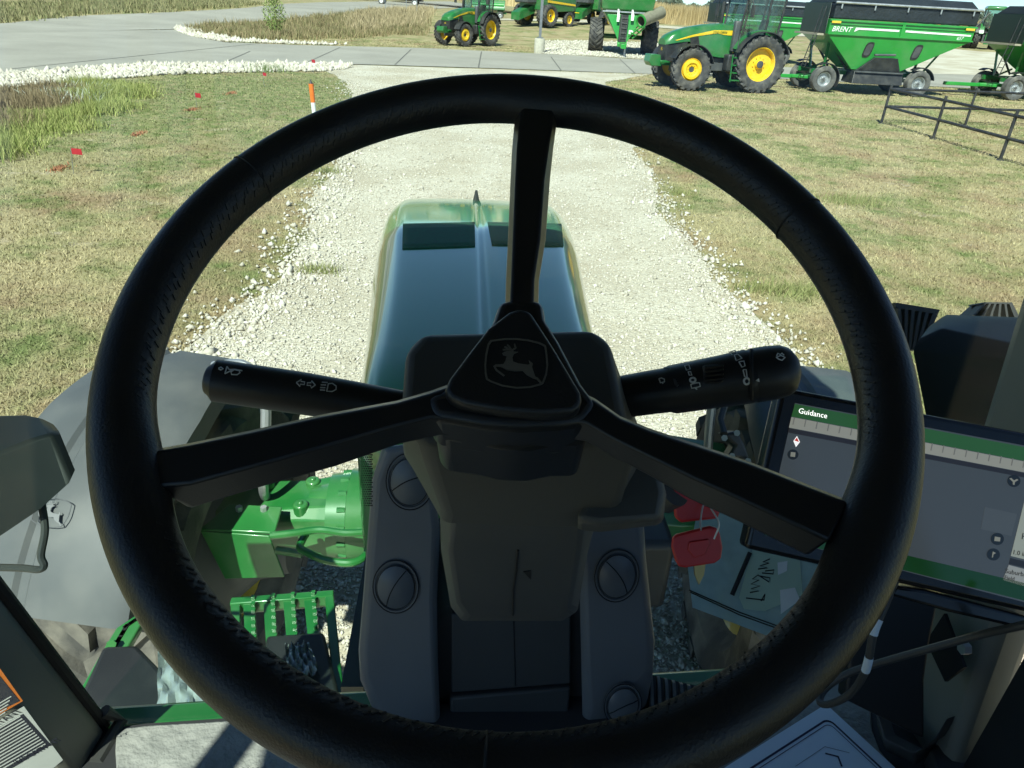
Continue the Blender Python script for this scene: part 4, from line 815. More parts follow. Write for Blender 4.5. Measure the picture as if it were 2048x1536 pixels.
# right hydraulic bracket seen under the stalk
br = MB(); bp_ = [D(x, y, 2.6) for x, y in ((1445, 868), (1475, 862), (1490, 890), (1500, 918), (1455, 915), (1470, 890))]; br.prism(bp_, CF * .08); brk = br.build('hose_manifold', BLK, TR, bevel=.01)
for x, y in ((1449, 876), (1474, 866), (1464, 912), (1496, 922)): MB().cyl(D(x, y, 2.6), D(x, y, 2.57), .012, n=6).build('manifold_bolt', STEEL, brk)
MB().tube([D(1452, 800, 2.7), D(1440, 840, 2.65), D(1448, 868, 2.6)], .014, 8).build('fender_bracket', BLK, TR)
MB().prism([atz(x, y, 1.15) for x, y in ((1300, 862), (1450, 886), (1480, 960), (1300, 940))], V(0, 0, -.1)).build('bonnet_shield', GR3, TR, bevel=.01)
MB().box((.62, 2.35, 1.0), (.35, .5, .35)).build('battery_box', BLK, TR, bevel=.03)
# steps and covers under the door
sg = empty('access_step', (0, 0, 0), 0, TR)
zz = 1.2; A = [atz(x, y, zz) for x, y in ((470, 1200), (658, 1186), (678, 1395), (470, 1410))]
def bar(mb, a, b, w, h): 
    d = unit(b - a); s_ = np.cross(d, V(0, 0, 1)); mb.box((a + b) / 2 - V(0, 0, h / 2), (np.linalg.norm(b - a) + w, w, h), ax=(d, s_, V(0, 0, 1)))
for i in range(4):
    m_ = MB(); bar(m_, A[i] - V(0, 0, .0015 * i), A[(i + 1) % 4] - V(0, 0, .0015 * i), .03, .05); m_.build('step_frame', GR3, sg, bevel=.004)
for f in (.16, .37, .58, .8):
    m_ = MB(); bar(m_, A[0] * (1 - f) + A[1] * f - V(0, .02, .008), A[3] * (1 - f) + A[2] * f + V(0, .02, -.008), .035, .04)
    for j in range(14):
        p = (A[0] * (1 - f) + A[1] * f) * (1 - j / 14) + (A[3] * (1 - f) + A[2] * f) * j / 14; m_.box(p + V(.01, 0, .006), (.012, .012, .014))
    m_.build('step_slat', GR3, sg)
B_ = [atz(x, y, 1.24) for x, y in ((532, 1270), (648, 1262), (682, 1400), (520, 1420))]; MB().prism(B_, V(0, 0, -.09)).build('step_cover', BLK, sg, bevel=.012)
SB = [atz(x, y, 1.2) for x, y in ((150, 1396), (205, 1300), (232, 1256), (268, 1232), (300, 1222))]; m_ = MB()
m_.loft([[p, p + V(.07, .02, 0), p + V(.07, .02, -.03), p + V(0, 0, -.03)] for p in SB]); st_ = m_.build('step_stringer', GR3, sg, bevel=.004)
for i in range(4):
    for u in (.2, .5, .8):
        p = SB[i] * (1 - u) + SB[i + 1] * u; d = unit(SB[i + 1] - SB[i]); MB().box(p + V(.03, .008, .0015), (.045, .012, .004), ax=(d, np.cross(d, V(0, 0, 1)), V(0, 0, 1))).build('slot', GAP, st_)
MB().cyl(atz(222, 1290, 1.2), atz(222, 1290, 1.23), .015, n=6).build('stringer_bolt', GR3, sg)
MB().prism([atz(x, y, 1.3) for x, y in ((205, 1290), (275, 1288), (330, 1345), (330, 1425), (170, 1425), (160, 1385))], V(0, 0, -.10)).build('tool_box', BLK, sg, bevel=.015)
# crinkled clear wrap left on the covers
WRAP = mat('clear_wrap', (.26, .29, .29), .10, 0, .3, 14, spec=1.0, coat=1.0)  # pale base stands in for bright highlights on the folds
def wrap(name, px, z, lab):
    n = 26; C_ = [atz(x, y, z) for x, y in px]; P = []
    for i in range(n):
        for j in range(n):
            u, v = i / (n - 1), j / (n - 1); p = (C_[0] * (1 - u) + C_[1] * u) * (1 - v) + (C_[3] * (1 - u) + C_[2] * u) * v
            p = p + V(0, 0, .008 * math.sin(u * 26 + 3 * math.sin(v * 5)) + .005 * math.sin(u * 49 + v * 7) + .004 * math.sin(v * 17 + u * 9)); P.append(p)
    f = [(i * n + j, (i + 1) * n + j, (i + 1) * n + j + 1, i * n + j + 1) for i in range(n - 1) for j in range(n - 1)]
    m_ = MB(); m_.add(P, f); m_.add([p - V(0, 0, .004) for p in P], [tuple(reversed(q)) for q in f]); o = m_.build(name, WRAP, None, smooth=60); tagx(o, lab, 'plastic wrap')
wrap('plastic_wrap', ((318, 1300), (440, 1290), (470, 1420), (312, 1430)), 1.33, 'crinkled shiny plastic wrap lying over the black tool box')
wrap('plastic_wrap', ((570, 1290), (618, 1285), (640, 1345), (575, 1350)), 1.262, 'small crinkled shiny plastic wrap on the green step cover')

# ------------------------------------------------------------------ cab shell
ML = mat('cab_liner', (.09, .09, .085), .8)
MB().prism([V(-.80, -1.0, 1.74), V(.88, -1.0, 1.74), V(.88, .90, 1.74), V(.62, .965, 1.74), (V(-.62, .885, 1.74)), V(-.80, .86, 1.74)], V(0, 0, .06)).build('cab_floor', mat('floor_black', (.03, .03, .032), .7), TR)
MB().prism([V(-.80, .905, 1.60), V(.62, .995, 1.60), V(.90, .96, 1.60), V(.90, 1.0, 1.60), V(.62, 1.05, 1.60), V(-.80, .96, 1.60)], V(0, 0, .15)).build('cab_sill', GR3, TR, bevel=.01)
MB().loft([[V(-.88 + e, -1.1 + e, z), V(.94 - e, -1.1 + e, z), V(.94 - e, 1.66 - e, z), V(-.88 + e, 1.66 - e, z)] for z, e in ((3.42, .04), (3.46, 0), (3.6, .02), (3.68, .2))]).build('cab_roof', GR3, TR, bevel=.03)
MB().box((.02, .05, 3.405), (1.66, 2.2, .03)).build('headliner', ML, TR)
MB().prism([V(-.80, -1.02, 1.74), V(.86, -1.02, 1.74), V(.86, -1.02, 2.50), V(-.80, -1.02, 2.50)], V(0, .05, 0)).build('rear_bulkhead', ML, TR)
def pillar(name, b, t_, w, d, m_=PILL):
    q = [(-w / 2, -d / 2), (w / 2, -d / 2), (w / 2, d / 2), (-w / 2, d / 2)]; return MB().loft([[V(p[0] + x, p[1] + y, p[2]) for x, y in q] for p in (b, (b + t_) / 2, t_)]).build(name, m_, TR, bevel=.02)
for s in (-.82, .88): pillar('rear_pillar', V(s, -1.0, 1.74), V(s, -1.0, 3.42), .09, .12, PLAST); pillar('door_pillar', V(s, -.12, 1.74), V(s * .99, -.16, 3.42), .06, .08, PLAST)
# left front pillar with its trim
e0, e1 = V(-.690, .872, 1.79), V(-.702, .775, 2.23); up = (e1 - e0) / (e1[2] - e0[2])
q0 = lambda z: e0 + up * (z - e0[2])
lp = MB().loft([[q0(z) , q0(z) + V(-.10, .09, 0), q0(z) + V(-.14, -.02, 0), q0(z) + V(-.085, -.10, 0), q0(z) + V(-.01, -.085, 0)] for z in (1.76, 1.9, 2.2, 2.6, 3.0, 3.42)]).build('front_pillar', PILL, TR, smooth=30, bevel=.012)
MB().tube([q0(z) + V(-.004, .012, 0) for z in (1.80, 2.0, 2.4, 3.0, 3.4)], .009, 8).build('door_seal', GAP, lp)
MB().tube([q0(1.8) + V(.012, -.06, 0), q0(1.8) + V(.02, .02, .0), q0(1.84) + V(.004, .02, .0)], .012, 8).build('pillar_foot', PLAST, lp)
rpo = lambda z: V(.822 + (z - 1.85) * .035, .915 + (z - 1.85) * .17, z)
rp = MB().loft([[rpo(z), rpo(z) + V(.10, .03, 0), rpo(z) + V(.12, -.05, 0), rpo(z) + V(.09, -.15, 0), rpo(z) + V(.01, -.16, 0)] for z in (1.76, 2.0, 2.5, 3.0, 3.42)]).build('front_pillar', PILL, TR, smooth=30, bevel=.02)
# glass
GL = glassmat('cab_glass', (.88, .95, .92), .003, .3)
def pane(name, pts, m_=GL, th=.005):
    pts = [np.asarray(p, float) for p in pts]; n = unit(np.cross(pts[1] - pts[0], pts[2] - pts[0])); return MB().prism(pts, n * th).build(name, m_, TR, smooth=None)
pane('windscreen', [V(-.78, .90, 1.80), V(.72, .99, 1.80), V(.86, .98, 2.30), V(.86, 1.02, 3.42), V(-.80, .98, 3.42), V(-.80, .90, 2.30)] if 0 else [V(-1.15, .885, 1.76), V(1.05, 1.03, 1.76), V(1.12, 1.28, 3.42), V(-1.20, 1.11, 3.42)])
pane('door_glass', [V(-.83, -.08, 1.80), V(-.80, .80, 1.80), V(-.80, .75, 3.40), V(-.83, -.12, 3.40)])
pane('door_glass', [V(.93, -.08, 1.80), V(.93, .76, 1.80), V(.93, .76, 3.40), V(.93, -.12, 3.40)])
pane('quarter_glass', [V(-.84, -.95, 2.3), V(-.84, -.16, 2.3), V(-.84, -.18, 3.40), V(-.84, -.95, 3.40)]); pane('quarter_glass', [V(.93, -.95, 2.3), V(.93, -.16, 2.3), V(.93, -.18, 3.40), V(.93, -.95, 3.40)])
pane('rear_window', [V(-.78, -.99, 2.5), V(.84, -.99, 2.5), V(.84, -.99, 3.40), V(-.78, -.99, 3.40)])
# seat behind the viewer
st = MB(); st.box((0, -.42, 2.22), (.52, .48, .14)); st.prism([V(-.26, -.62, 2.25), V(-.26, -.76, 3.02), V(-.26, -.66, 3.04), V(-.26, -.50, 2.28)], V(.52, 0, 0)); st.prism([V(-.16, -.77, 3.05), V(-.16, -.79, 3.28), V(-.16, -.71, 3.28), V(-.16, -.68, 3.05)], V(.32, 0, 0)); st.box((0, -.42, 1.97), (.36, .38, .36)); st.build('seat', SKIN, TR, bevel=.05)
MB().box((.46, -.15, 2.42), (.22, .62, .10)).box((.46, -.35, 2.1), (.12, .3, .6)).build('armrest', PLAST, TR, bevel=.03)

# ------------------------------------------------------------------ steering wheel
WCN = CAM + V(.0247, .3348, -.1597); WN = unit(V(-.0422, -.5215, .8227)); WP = (WCN, WN)
WX = unit(CR - WN * (CR @ WN)); WY = np.cross(WN, WX); RW = .1945
def wpt(a, r, h): return WCN + (WX * math.cos(a) + WY * math.sin(a)) * r + WN * h
def wang(px, py):
    d = onp(px, py, WP) - WCN; return math.atan2(d @ WY, d @ WX)
spk = [wang(1075, 200), wang(300, 945), wang(1700, 1040)]
def bulge(a):                                            # thumb rests swell where the spokes enter
    return sum(math.exp(-(((a - s + math.pi) % (2 * math.pi) - math.pi) / .16) ** 2) for s in spk)
loops = []; n = 180
for i in range(n):
    a = 2 * math.pi * i / n; b = bulge(a); L_ = []
    for j in range(22):
        t_ = 2 * math.pi * j / 22; cr = math.cos(t_); rr = .0147 + (.004 * b * max(0, -cr) ** 1.5); L_.append(wpt(a, RW + cr * rr, math.sin(t_) * .0152))
    loops.append(L_)
loops.append(loops[0])
wheel = MB().loft(loops, True, False).build('steering_wheel', LEATH, TR, smooth=80)
for px, py in ((492, 350), (1612, 432), (972, 1500)):
    a = wang(px, py); MB().tube([wpt(a, RW + math.cos(t_) * .0147, math.sin(t_) * .0152) for t_ in np.linspace(0, 2 * math.pi, 25)], .0007, 5).build('leather_seam', GAP, wheel)
m_ = MB()
for i in range(420):
    a = 2 * math.pi * i / 420
    if bulge(a) > .35: continue
    t_ = math.radians(152 + 10 * math.sin(i * 2.3)); c = wpt(a, RW + math.cos(t_) * .0147, math.sin(t_) * .0152); tg_ = unit(wpt(a + .01, RW, 0) - wpt(a, RW, 0)); rad_ = unit(c - wpt(a, RW, 0)); sd_ = np.cross(rad_, tg_)
    d = unit(tg_ * .55 + sd_); m_.box(c, (.0036, .0009, .0009), ax=(d, np.cross(rad_, d), rad_))
tagx(m_.build('stitching', mat('thread', (.022, .02, .019), .6), wheel, smooth=None), kind='stuff')
def wq(px, py, off): return onp(px, py, WP, off)
secs = []
for y, x0, x1, x2, x3 in ((205, 1032, 1047, 1108, 1119), (255, 1027, 1039, 1103, 1113), (300, 1023, 1035, 1096, 1107), (360, 1020, 1032, 1087, 1101), (480, 1015, 1027, 1079, 1092), (560, 1011, 1024, 1067, 1079), (600, 1010, 1022, 1066, 1078), (650, 1008, 1020, 1068, 1080)):
    secs.append([wq(x0, y, -.004), wq(x1, y, .006), wq(x2, y, .006), wq(x3, y, -.004), wq(x2, y, -.016), wq(x1, y, -.016)])
MB().loft(secs).build('spoke', SPOKE, wheel, bevel=.0015, smooth=30)
secs = []
for (ux, uy), (cx, cy), (lx, ly) in (((305, 902), (298, 975), (385, 1018)), ((380, 889), (380, 967), (420, 1006)), ((500, 864), (510, 932), (520, 976)), ((638, 833), (650, 893), (672, 934)), ((795, 804), (790, 852), (800, 889)), ((860, 785), (860, 835), (880, 872)), ((930, 760), (930, 840), (940, 876))):
    secs.append([wq(ux, uy - 3, -.006), wq(ux, uy + 2, .005), wq(cx, cy, .006), wq(lx, ly, -.012), wq(cx, cy, -.02), wq(ux, uy, -.02)])
MB().loft(secs).build('spoke', SPOKE, wheel, bevel=.0015, smooth=30)
secs = []
for (ux, uy), (cx, cy), (lx, ly) in (((1130, 770), (1120, 840), (1120, 878)), ((1190, 800), (1172, 846), (1172, 884)), ((1240, 835), (1230, 880), (1225, 915)), ((1300, 860), (1300, 914), (1290, 948)), ((1400, 893), (1385, 955), (1380, 1000)), ((1498, 926), (1490, 1002), (1480, 1046)), ((1600, 966), (1590, 1049), (1560, 1086)), ((1700, 1005), (1660, 1082), (1612, 1112))):
    secs.append([wq(ux, uy - 3, -.006), wq(ux, uy + 2, .005), wq(cx, cy, .006), wq(lx, ly, -.012), wq(cx, cy, -.02), wq(ux, uy, -.02)])
MB().loft(secs).build('spoke', SPOKE, wheel, bevel=.0015, smooth=30)
hb = MB(); hb.prism([wq(x, y, .007) for x, y in ((1000, 596), (985, 640), (940, 708), (888, 778), (850, 790), (862, 836), (900, 840), (970, 852), (1040, 857), (1120, 853), (1172, 846), (1198, 806), (1165, 765), (1120, 680), (1092, 636), (1086, 596))], WN * -.036); hb.prism([wq(x, y, -.012) for x, y in ((862, 838), (880, 872), (950, 880), (1000, 892), (1060, 895), (1112, 884), (1175, 884), (1178, 842))], WN * -.05); hb.build('hub', SPOKE, wheel, bevel=.006, seg=3)
cov = MB().prism([wq(x, y, .0145) for x, y in ((1018, 622), (1040, 614), (1062, 622), (1110, 696), (1164, 786), (1164, 808), (1148, 824), (1080, 828), (1000, 821), (930, 808), (900, 797), (888, 780), (898, 756), (940, 700), (975, 655))], WN * -.012).build('hub_cover', LEATH, wheel, bevel=.003, seg=3)
LOGO = mat('emblem_silver', (.17, .165, .15), .38, .6)
deer_logo(wheel, lambda p: wq(780 + p[0] * .2604, 600 + p[1] * .2604, .0152), WN, None, .045, LOGO, LOGO)

# ------------------------------------------------------------------ steering column and pod
def wl(px, t_): return [onp(x, y, WP, -t_) for x, y in px]
col = MB().loft([wl([(812, 706), (845, 668), (1187, 660), (1222, 690), (1250, 830), (1240, 885), (850, 885), (801, 850)], .075), wl([(812, 715), (845, 680), (1187, 672), (1224, 700), (1258, 850), (1270, 930), (860, 940), (801, 868)], .10), wl([(830, 790), (860, 760), (1190, 755), (1230, 785), (1300, 910), (1230, 1035), (890, 1030), (804, 905)], .175), wl([(845, 800), (875, 770), (1185, 765), (1225, 795), (1295, 920), (1215, 1062), (885, 1050), (815, 915)], .20)]).build('steering_column', PLAST, TR, smooth=30, bevel=.006, seg=3)
MB().loft([wl([(1215, 905), (1260, 880), (1318, 930), (1331, 985), (1322, 1040), (1200, 1050), (1150, 1040)], .16), wl([(1215, 915), (1260, 890), (1320, 940), (1333, 990), (1326, 1050), (1200, 1066), (1150, 1062)], .20)]).build('ignition_housing', PLAST, col, smooth=30, bevel=.005)
NP = plane3(D(1030, 1040, .60), D(1030, 1238, .80), D(1130, 1040, .60))
MB().loft([[onp(x, y, NP, o) for x, y in px] for o, px in ((0, [(905, 1035), (1165, 1045), (1160, 1100), (1140, 1215), (1115, 1232), (935, 1232), (915, 1205), (898, 1100)]), (-.02, [(880, 1025), (1192, 1040), (1175, 1105), (1155, 1222), (1125, 1242), (925, 1242), (902, 1215), (882, 1100)]), (-.12, [(880, 1025), (1192, 1040), (1175, 1105), (1155, 1222), (1125, 1242), (925, 1242), (902, 1215), (882, 1100)]))]).build('column_shroud', PLAST, col, smooth=30, bevel=.004)
MB().tube([onp(x, y, NP, .0005) for x, y in ((1036, 1100), (1033, 1140), (1027, 1180), (1026, 1230))], .0012, 5).build('shroud_seam', GAP, col)
MB().prism([onp(x, y, NP, .001) for x, y in ((1047, 1144), (1062, 1142), (1062, 1160))], -NP[1] * .004).build('shroud_notch', GAP, col)
CP = plane3(V(-.16, .88, 1.8), V(-.193, 1.02, 2.319), V(.268, .876, 1.8)); cn = CP[1]
def cq(px, o=0): return [onp(x, y, CP, o) for x, y in px]
con = MB().loft([cq([(812, 898), (778, 903), (757, 960), (740, 1180), (732, 1300), (736, 1352), (764, 1422), (872, 1462), (866, 1330), (862, 1200), (868, 1060), (850, 900)], 0), cq([(812, 888), (765, 893), (744, 958), (727, 1180), (717, 1300), (721, 1360), (752, 1434), (882, 1474), (876, 1330), (874, 1200), (880, 1060), (860, 890)], -.012), cq([(812, 888), (765, 893), (744, 958), (727, 1180), (717, 1300), (721, 1360), (752, 1434), (882, 1474), (876, 1330), (874, 1200), (880, 1060), (860, 890)], -.09)]).build('console', CONS, TR, smooth=40, bevel=.004)
MB().loft([cq([(1165, 985), (1270, 990), (1278, 1110), (1295, 1280), (1292, 1340), (1262, 1372), (1182, 1420), (1176, 1300), (1170, 1100)], 0), cq([(1155, 975), (1284, 980), (1291, 1108), (1309, 1280), (1306, 1345), (1292, 1412), (1166, 1486), (1162, 1300), (1157, 1100)], -.012), cq([(1155, 975), (1284, 980), (1291, 1108), (1309, 1280), (1306, 1345), (1292, 1412), (1166, 1486), (1162, 1300), (1157, 1100)], -.09)]).build('console', CONS, TR, smooth=40, bevel=.004)
MB().prism(cq([(870, 1050), (1165, 1050), (1165, 1480), (878, 1475)], -.055), cn * -.03).build('console_well', PLAST, con)
MB().prism(cq([(903, 1228), (1141, 1228), (1141, 1368), (903, 1386)], -.03), cn * -.02).build('well_panel', PLAST, con, bevel=.003)
MB().prism(cq([(900, 1396), (1141, 1376), (1132, 1490), (900, 1490)], -.022), cn * -.028).build('well_panel', PLAST, con, bevel=.005)
MB().tube(cq([(1027, 1232), (1029, 1300), (1031, 1372)], -.0295), .0011, 5).build('panel_seam', GAP, con)
def vent(px, py, r, ang_, o=.0):
    c = onp(px, py, CP, o); X = unit(V(1, 0, 0) - cn * cn[0]); Y = np.cross(cn, X); K = 1.28       # the vents are oval
    def oval(mb):
        mb.v = [tuple(np.array(p) + Y * (((np.array(p) - c) @ Y) * (K - 1))) for p in mb.v]; return mb
    v = oval(MB().lathe([(0, r), (.004, r * .98), (.004, r * .90), (.001, r * .88), (.001, r * .82), (.006, r * .80), (.012, r * .55), (.0145, r * .2), (.015, .0005)], c, cn, 40)).build('air_vent', mat('vent_plastic', (.14, .148, .152), .33, 0, .05, 10), con, smooth=40)
    pt = lambda a, k, h: c + (X * math.cos(a) + Y * math.sin(a)) * r * k + cn * h
    oval(MB().tube([pt(t_, .985, .0035) for t_ in np.linspace(0, 6.2832, 33)], .0011, 5).tube([pt(t_, .80, .0055) for t_ in np.linspace(0, 6.2832, 33)], .0009, 5)).build('vent_ring', GAP, v)
    d = V(math.cos(ang_), math.sin(ang_)); nrm = V(-d[1], d[0]); L_ = []
    for u in np.linspace(-.78, .78, 13):
        p = d * u + nrm * (.12 - .25 * u * u); k_ = np.hypot(*p); hgt = np.interp(k_, [0, .2, .55, .8, .9], [.0152, .0148, .0123, .0063, .002]); L_.append(c + (X * p[0] + Y * p[1]) * r + cn * hgt)
    oval(MB().tube(L_, .0009, 5)).build('vent_split', GAP, v)
vent(792, 1172, .041, 1.0); vent(820, 962, .041, .35); vent(1233, 1150, .041, -.85); vent(1245, 1408, .036, .4, .004)
# frit band of the windscreen beside the console, built as rows of dots
m_ = MB(); gpl = plane3(V(-.80, .9, 1.76), V(.92, 1.015, 1.76), V(-.80, 1.04, 3.42))
for j in range(24):
    for i in range(7):
        x = 742 - i * 3.6 + (j % 2) * 1.8; y = 905 + j * 4.6; r_ = .0016 * (1 - i / 8)
        c = onp(x, y, gpl, .002); m_.prism([c + (CR * math.cos(k * 1.047) + CU * math.sin(k * 1.047)) * r_ for k in range(6)], gpl[1] * .0004)
m_.build('windscreen_frit', GAP, TR, smooth=None)

# ------------------------------------------------------------------ stalks
def stalk(name, pts, cap):
    m_ = MB(); P = [D(x, y, d) for x, y, d, r in pts]; m_.tube(P, [r * d / FPX for x, y, d, r in pts], 28); return m_.build(name, LEATH if 0 else mat('stalk_plastic', (.011, .0115, .0135), .42, 0, .06, 20, bump=.1, bscale=900), TR, smooth=40)
def hit(px, py, pts, lift=.0004):                        # the front surface of a stalk under that pixel
    X = [p[0] for p in pts]; x = min(max(px, min(X)), max(X)); o = np.argsort(X); X = np.array(X)[o]
    yc, dc, rc_ = [np.interp(x, X, np.array([p[k] for p in pts])[o]) for k in (1, 2, 3)]
    e = min(.98, abs(py - yc) / rc_); return D(px, py, dc - math.sqrt(1 - e * e) * rc_ * dc / FPX - lift)
def strokes(name, lines, pts, par, w=.00042, m_=PRINT):
    m2 = MB()
    for l in lines: m2.tube([hit(x, y, pts) for x, y in l], w, 5)
    return m2.build(name, m_, par)
LS = [(418, 759, .455, 30), (424, 760, .455, 34), (426, 760, .455, 41), (432, 761, .456, 43), (600, 786, .462, 43), (700, 801, .47, 40), (830, 822, .48, 36)]
ls = stalk('indicator_stalk', LS, 0)
k = lambda x, y: (380 + x * .2246, 660 + y * .2246)
strokes('horn_symbol', [[k(*p) for p in l] for l in ([(330, 325), (350, 352), (395, 350), (465, 362)], [(330, 325), (312, 388)], [(312, 388), (345, 372), (380, 352)], [(395, 352), (365, 372), (370, 395), (420, 398), (445, 380), (440, 362), (395, 352)], [(255, 340), (275, 330), (295, 345), (275, 355), (255, 345)])], LS, ls)
strokes('turn_arrows', [[k(*p) for p in l] for l in ([(948, 468), (992, 440), (988, 458), (1022, 462), (1018, 485), (982, 482), (980, 502), (948, 468)], [(1115, 490), (1082, 452), (1078, 470), (1045, 470), (1042, 492), (1075, 494), (1080, 516), (1115, 490)])], LS, ls)
strokes('headlamp_symbol', [[k(*p) for p in l] for l in ([(1232, 478), (1268, 475), (1302, 500), (1300, 530), (1265, 548), (1218, 545), (1232, 478)], [(1175, 465), (1226, 468)], [(1165, 488), (1212, 490)], [(1160, 512), (1205, 514)], [(1158, 533), (1203, 536)])], LS, ls)
RS = [(1225, 797, .505, 42), (1300, 785, .50, 44), (1335, 780, .495, 45), (1345, 779, .495, 49), (1440, 763, .485, 52), (1497, 753, .48, 55), (1500, 752.5, .48, 53), (1503, 752, .48, 53), (1506, 751.5, .48, 55), (1540, 746, .478, 55), (1568, 741, .476, 52), (1583, 738, .475, 44), (1590, 737, .475, 30)]
rs = stalk('wiper_stalk', RS, 0)
k = lambda x, y: (1200 + x * .205, 660 + y * .205)
strokes('wiper_symbols', [[k(*p) for p in l] for l in ([(1265, 215), (1318, 200), (1340, 232), (1290, 245), (1265, 215)], [(1310, 245), (1350, 240), (1385, 275), (1330, 298), (1310, 245)], [(1355, 310), (1405, 302), (1415, 350), (1385, 362), (1355, 310)], [(1395, 390), (1425, 385), (1435, 460), (1412, 455), (1395, 390)], [(825, 350), (868, 342), (880, 380), (845, 392), (825, 350)], [(860, 408), (885, 405), (895, 440), (870, 440), (860, 408)], [(575, 475), (600, 468), (628, 480), (630, 505), (590, 515), (575, 475)], [(605, 510), (615, 522)], [(885, 530), (945, 515), (970, 515), (978, 550), (945, 560), (895, 568), (885, 530)], [(925, 565), (948, 580)], [(1720, 265), (1765, 248), (1805, 268), (1775, 295), (1745, 285), (1720, 265)], [(1725, 250), (1735, 228), (1760, 240), (1775, 225), (1795, 245)])], RS, rs)
strokes('wiper_symbols', [[k(905 + 27 * math.cos(t_), 487 + 22 * math.sin(t_)) for t_ in np.linspace(0, 6.2832, 15)], [k(1432 + 28 * math.cos(t_), 500 + 30 * math.sin(t_)) for t_ in np.linspace(0, 6.2832, 17)]], RS, rs, .0007)
MB().prism([hit(*k(*p), RS) for p in ((1520, 495), (1550, 470), (1557, 507))], CF * .0006).build('pointer_mark', PRINT, rs)
MB().prism([hit(*k(*p), RS, .004) for p in ((1010, 345), (1180, 335), (1215, 380), (1210, 505), (1150, 530), (1030, 520))], CF * .008).build('rocker_switch', GAP, rs, bevel=.0015)
for y0, y1 in ((365, 350), (400, 388), (440, 430), (480, 470)): strokes('rocker_rib', [[k(1020, y0 + 10), k(1110, y0), k(1205, y1)]], [(p[0], p[1], p[2] - .0045, p[3]) for p in RS], rs, .0009, SPOKE)
strokes('switch_edge', [[k(630, 375), k(680, 380), k(745, 530), (k(760, 545))]], RS, rs, .0012, mat('edge_grey', (.06, .065, .07), .35))
strokes('ring_gap', [[(1503, 700 + i * 5.2) for i in range(20)]], [(p[0], p[1], p[2], 56) for p in RS], rs, .0012, GAP)

# ------------------------------------------------------------------ display
MP = (D(1800, 990, .86), unit(-CF + CR * .0 + CU * .04)); mp = lambda x, y, o=0: onp(x, y, MP, o)
MBK = mat('bezel_black', (.008, .008, .009), .25, 0, .05, 10)
corner = [(1564, 774), (2160, 886), (2085, 1232), (1490, 1097)]
mon = MB().prism([mp(*p) for p in corner], MP[1] * -.03).build('monitor', MBK, TR, bevel=.006, seg=3)
def scr(name, px, col_, e=.35, o=.0006, par=mon, r=.12):
    return MB().prism([mp(x, y, o) for x, y in px], MP[1] * -.0004).build(name, mat('screen_' + name, col_, r, 0, .02, 3, emis=e, spec=.5, coat=.0), par, smooth=None)
sl = .1875
def hl(y0, x0=1590): return lambda x: y0 + (x - x0) * sl
scr('screen', [(1590, 806), (2140, 908), (2078, 1212), (1530, 1070)], (.045, .054, .058), .42, .0004)
scr('header_bar', [(1590, 808), (2138, 911), (2133, 938), (1583, 833)], (.018, .075, .02), .45, .0009)
scr('light_bar', [(1583, 834), (2133, 939), (2129, 960), (1578, 855)], (.24, .24, .20), .4, .0009)
scr('light_bar_underline', [(1578, 856), (2129, 961), (2127, 970), (1576, 865)], (.03, .028, .03), .2, .0009)  # dark line drawn along the bottom of the strip
scr('tool_bar', [(1538, 1046), (2092, 1176), (2083, 1210), (1530, 1070)], (.005, .035, .006), .35, .0009)
scr('side_panel', [(2056, 975), (2128, 992), (2096, 1130), (2022, 1112)], (.26, .28, .23), .4, .0009); scr('field_panel', [(2018, 1130), (2094, 1150), (2087, 1184), (2006, 1160)], (.24, .25, .23), .4, .0009); scr('panel_title', [(2021, 1116), (2096, 1134), (2094, 1147), (2018, 1128)], (.02, .02, .02), .3, .0009)
scr('map_overlay', [(1970, 1014), (2034, 1028), (2023, 1072), (1962, 1058)], (.052, .062, .066), .45, .0008)
for i in range(24):
    x = 1588 + i * 23; scr('bar_tick', [(x, hl(835)(x)), (x + 2, hl(835)(x + 2)), (x - 1, hl(850)(x - 1)), (x - 3, hl(850)(x - 3))], (.16, .16, .14), .3, .0012)
def disc(x, y, r, name='map_button', col_=(.012, .016, .018)): return scr(name, [(x + r * math.cos(t_), y + r * .93 * math.sin(t_)) for t_ in np.linspace(0, 6.2832, 25)[:-1]], col_, .3, .0012)
for x, y, r in ((1586, 909, 11), (2028, 962, 13), (1995, 1078, 13), (1987, 1109, 13)): disc(x, y, r)
scr('compass_mark', [(1594, 872), (1600, 884), (1592, 894), (1587, 882)], (.7, .7, .68), .6, .0014); scr('compass_needle', [(1594, 875), (1598, 884), (1589, 881)], (.35, .03, .02), .6, .0018)
for px in ([(1582, 904), (1591, 905), (1590, 914), (1581, 913)],): scr('button_symbol', px, (.2, .2, .16), .4, .0016)
scr('button_symbol', [(2019, 957), (2023, 956), (2028, 961), (2034, 958), (2037, 960), (2030, 964), (2029, 970), (2026, 969), (2026, 964)], (.2, .2, .16), .4, .0016)
scr('button_symbol', [(1990, 1073), (2001, 1075), (2000, 1083), (1989, 1082)], (.2, .2, .16), .4, .0016); scr('button_symbol', [(1986, 1103), (1992, 1106), (1987, 1109), (1986, 1115), (1984, 1115)], (.2, .2, .16), .4, .0016)
MX = unit(mp(2160, 886) - mp(1564, 774)); MY = unit(np.cross(MP[1], MX)); pxm = .86 / FPX
TXT = mat('screen_text', (.75, .77, .72), .3, emis=.9); TXD = mat('screen_text_dark', (.05, .05, .05), .4)
text_on('screen_title', 'Guidance', mp(1596, 826, .0012), MX, MY, 15.5 * pxm, TXT, mon, .0003)
text_on('screen_reading', '1.0 in', mp(2024, 1108, .0013), MX, MY, 13 * pxm, TXD, mon, .0003); text_on('screen_reading', 'H', mp(2042, 1078, .0013), MX, MY, 18 * pxm, TXD, mon, .0003)
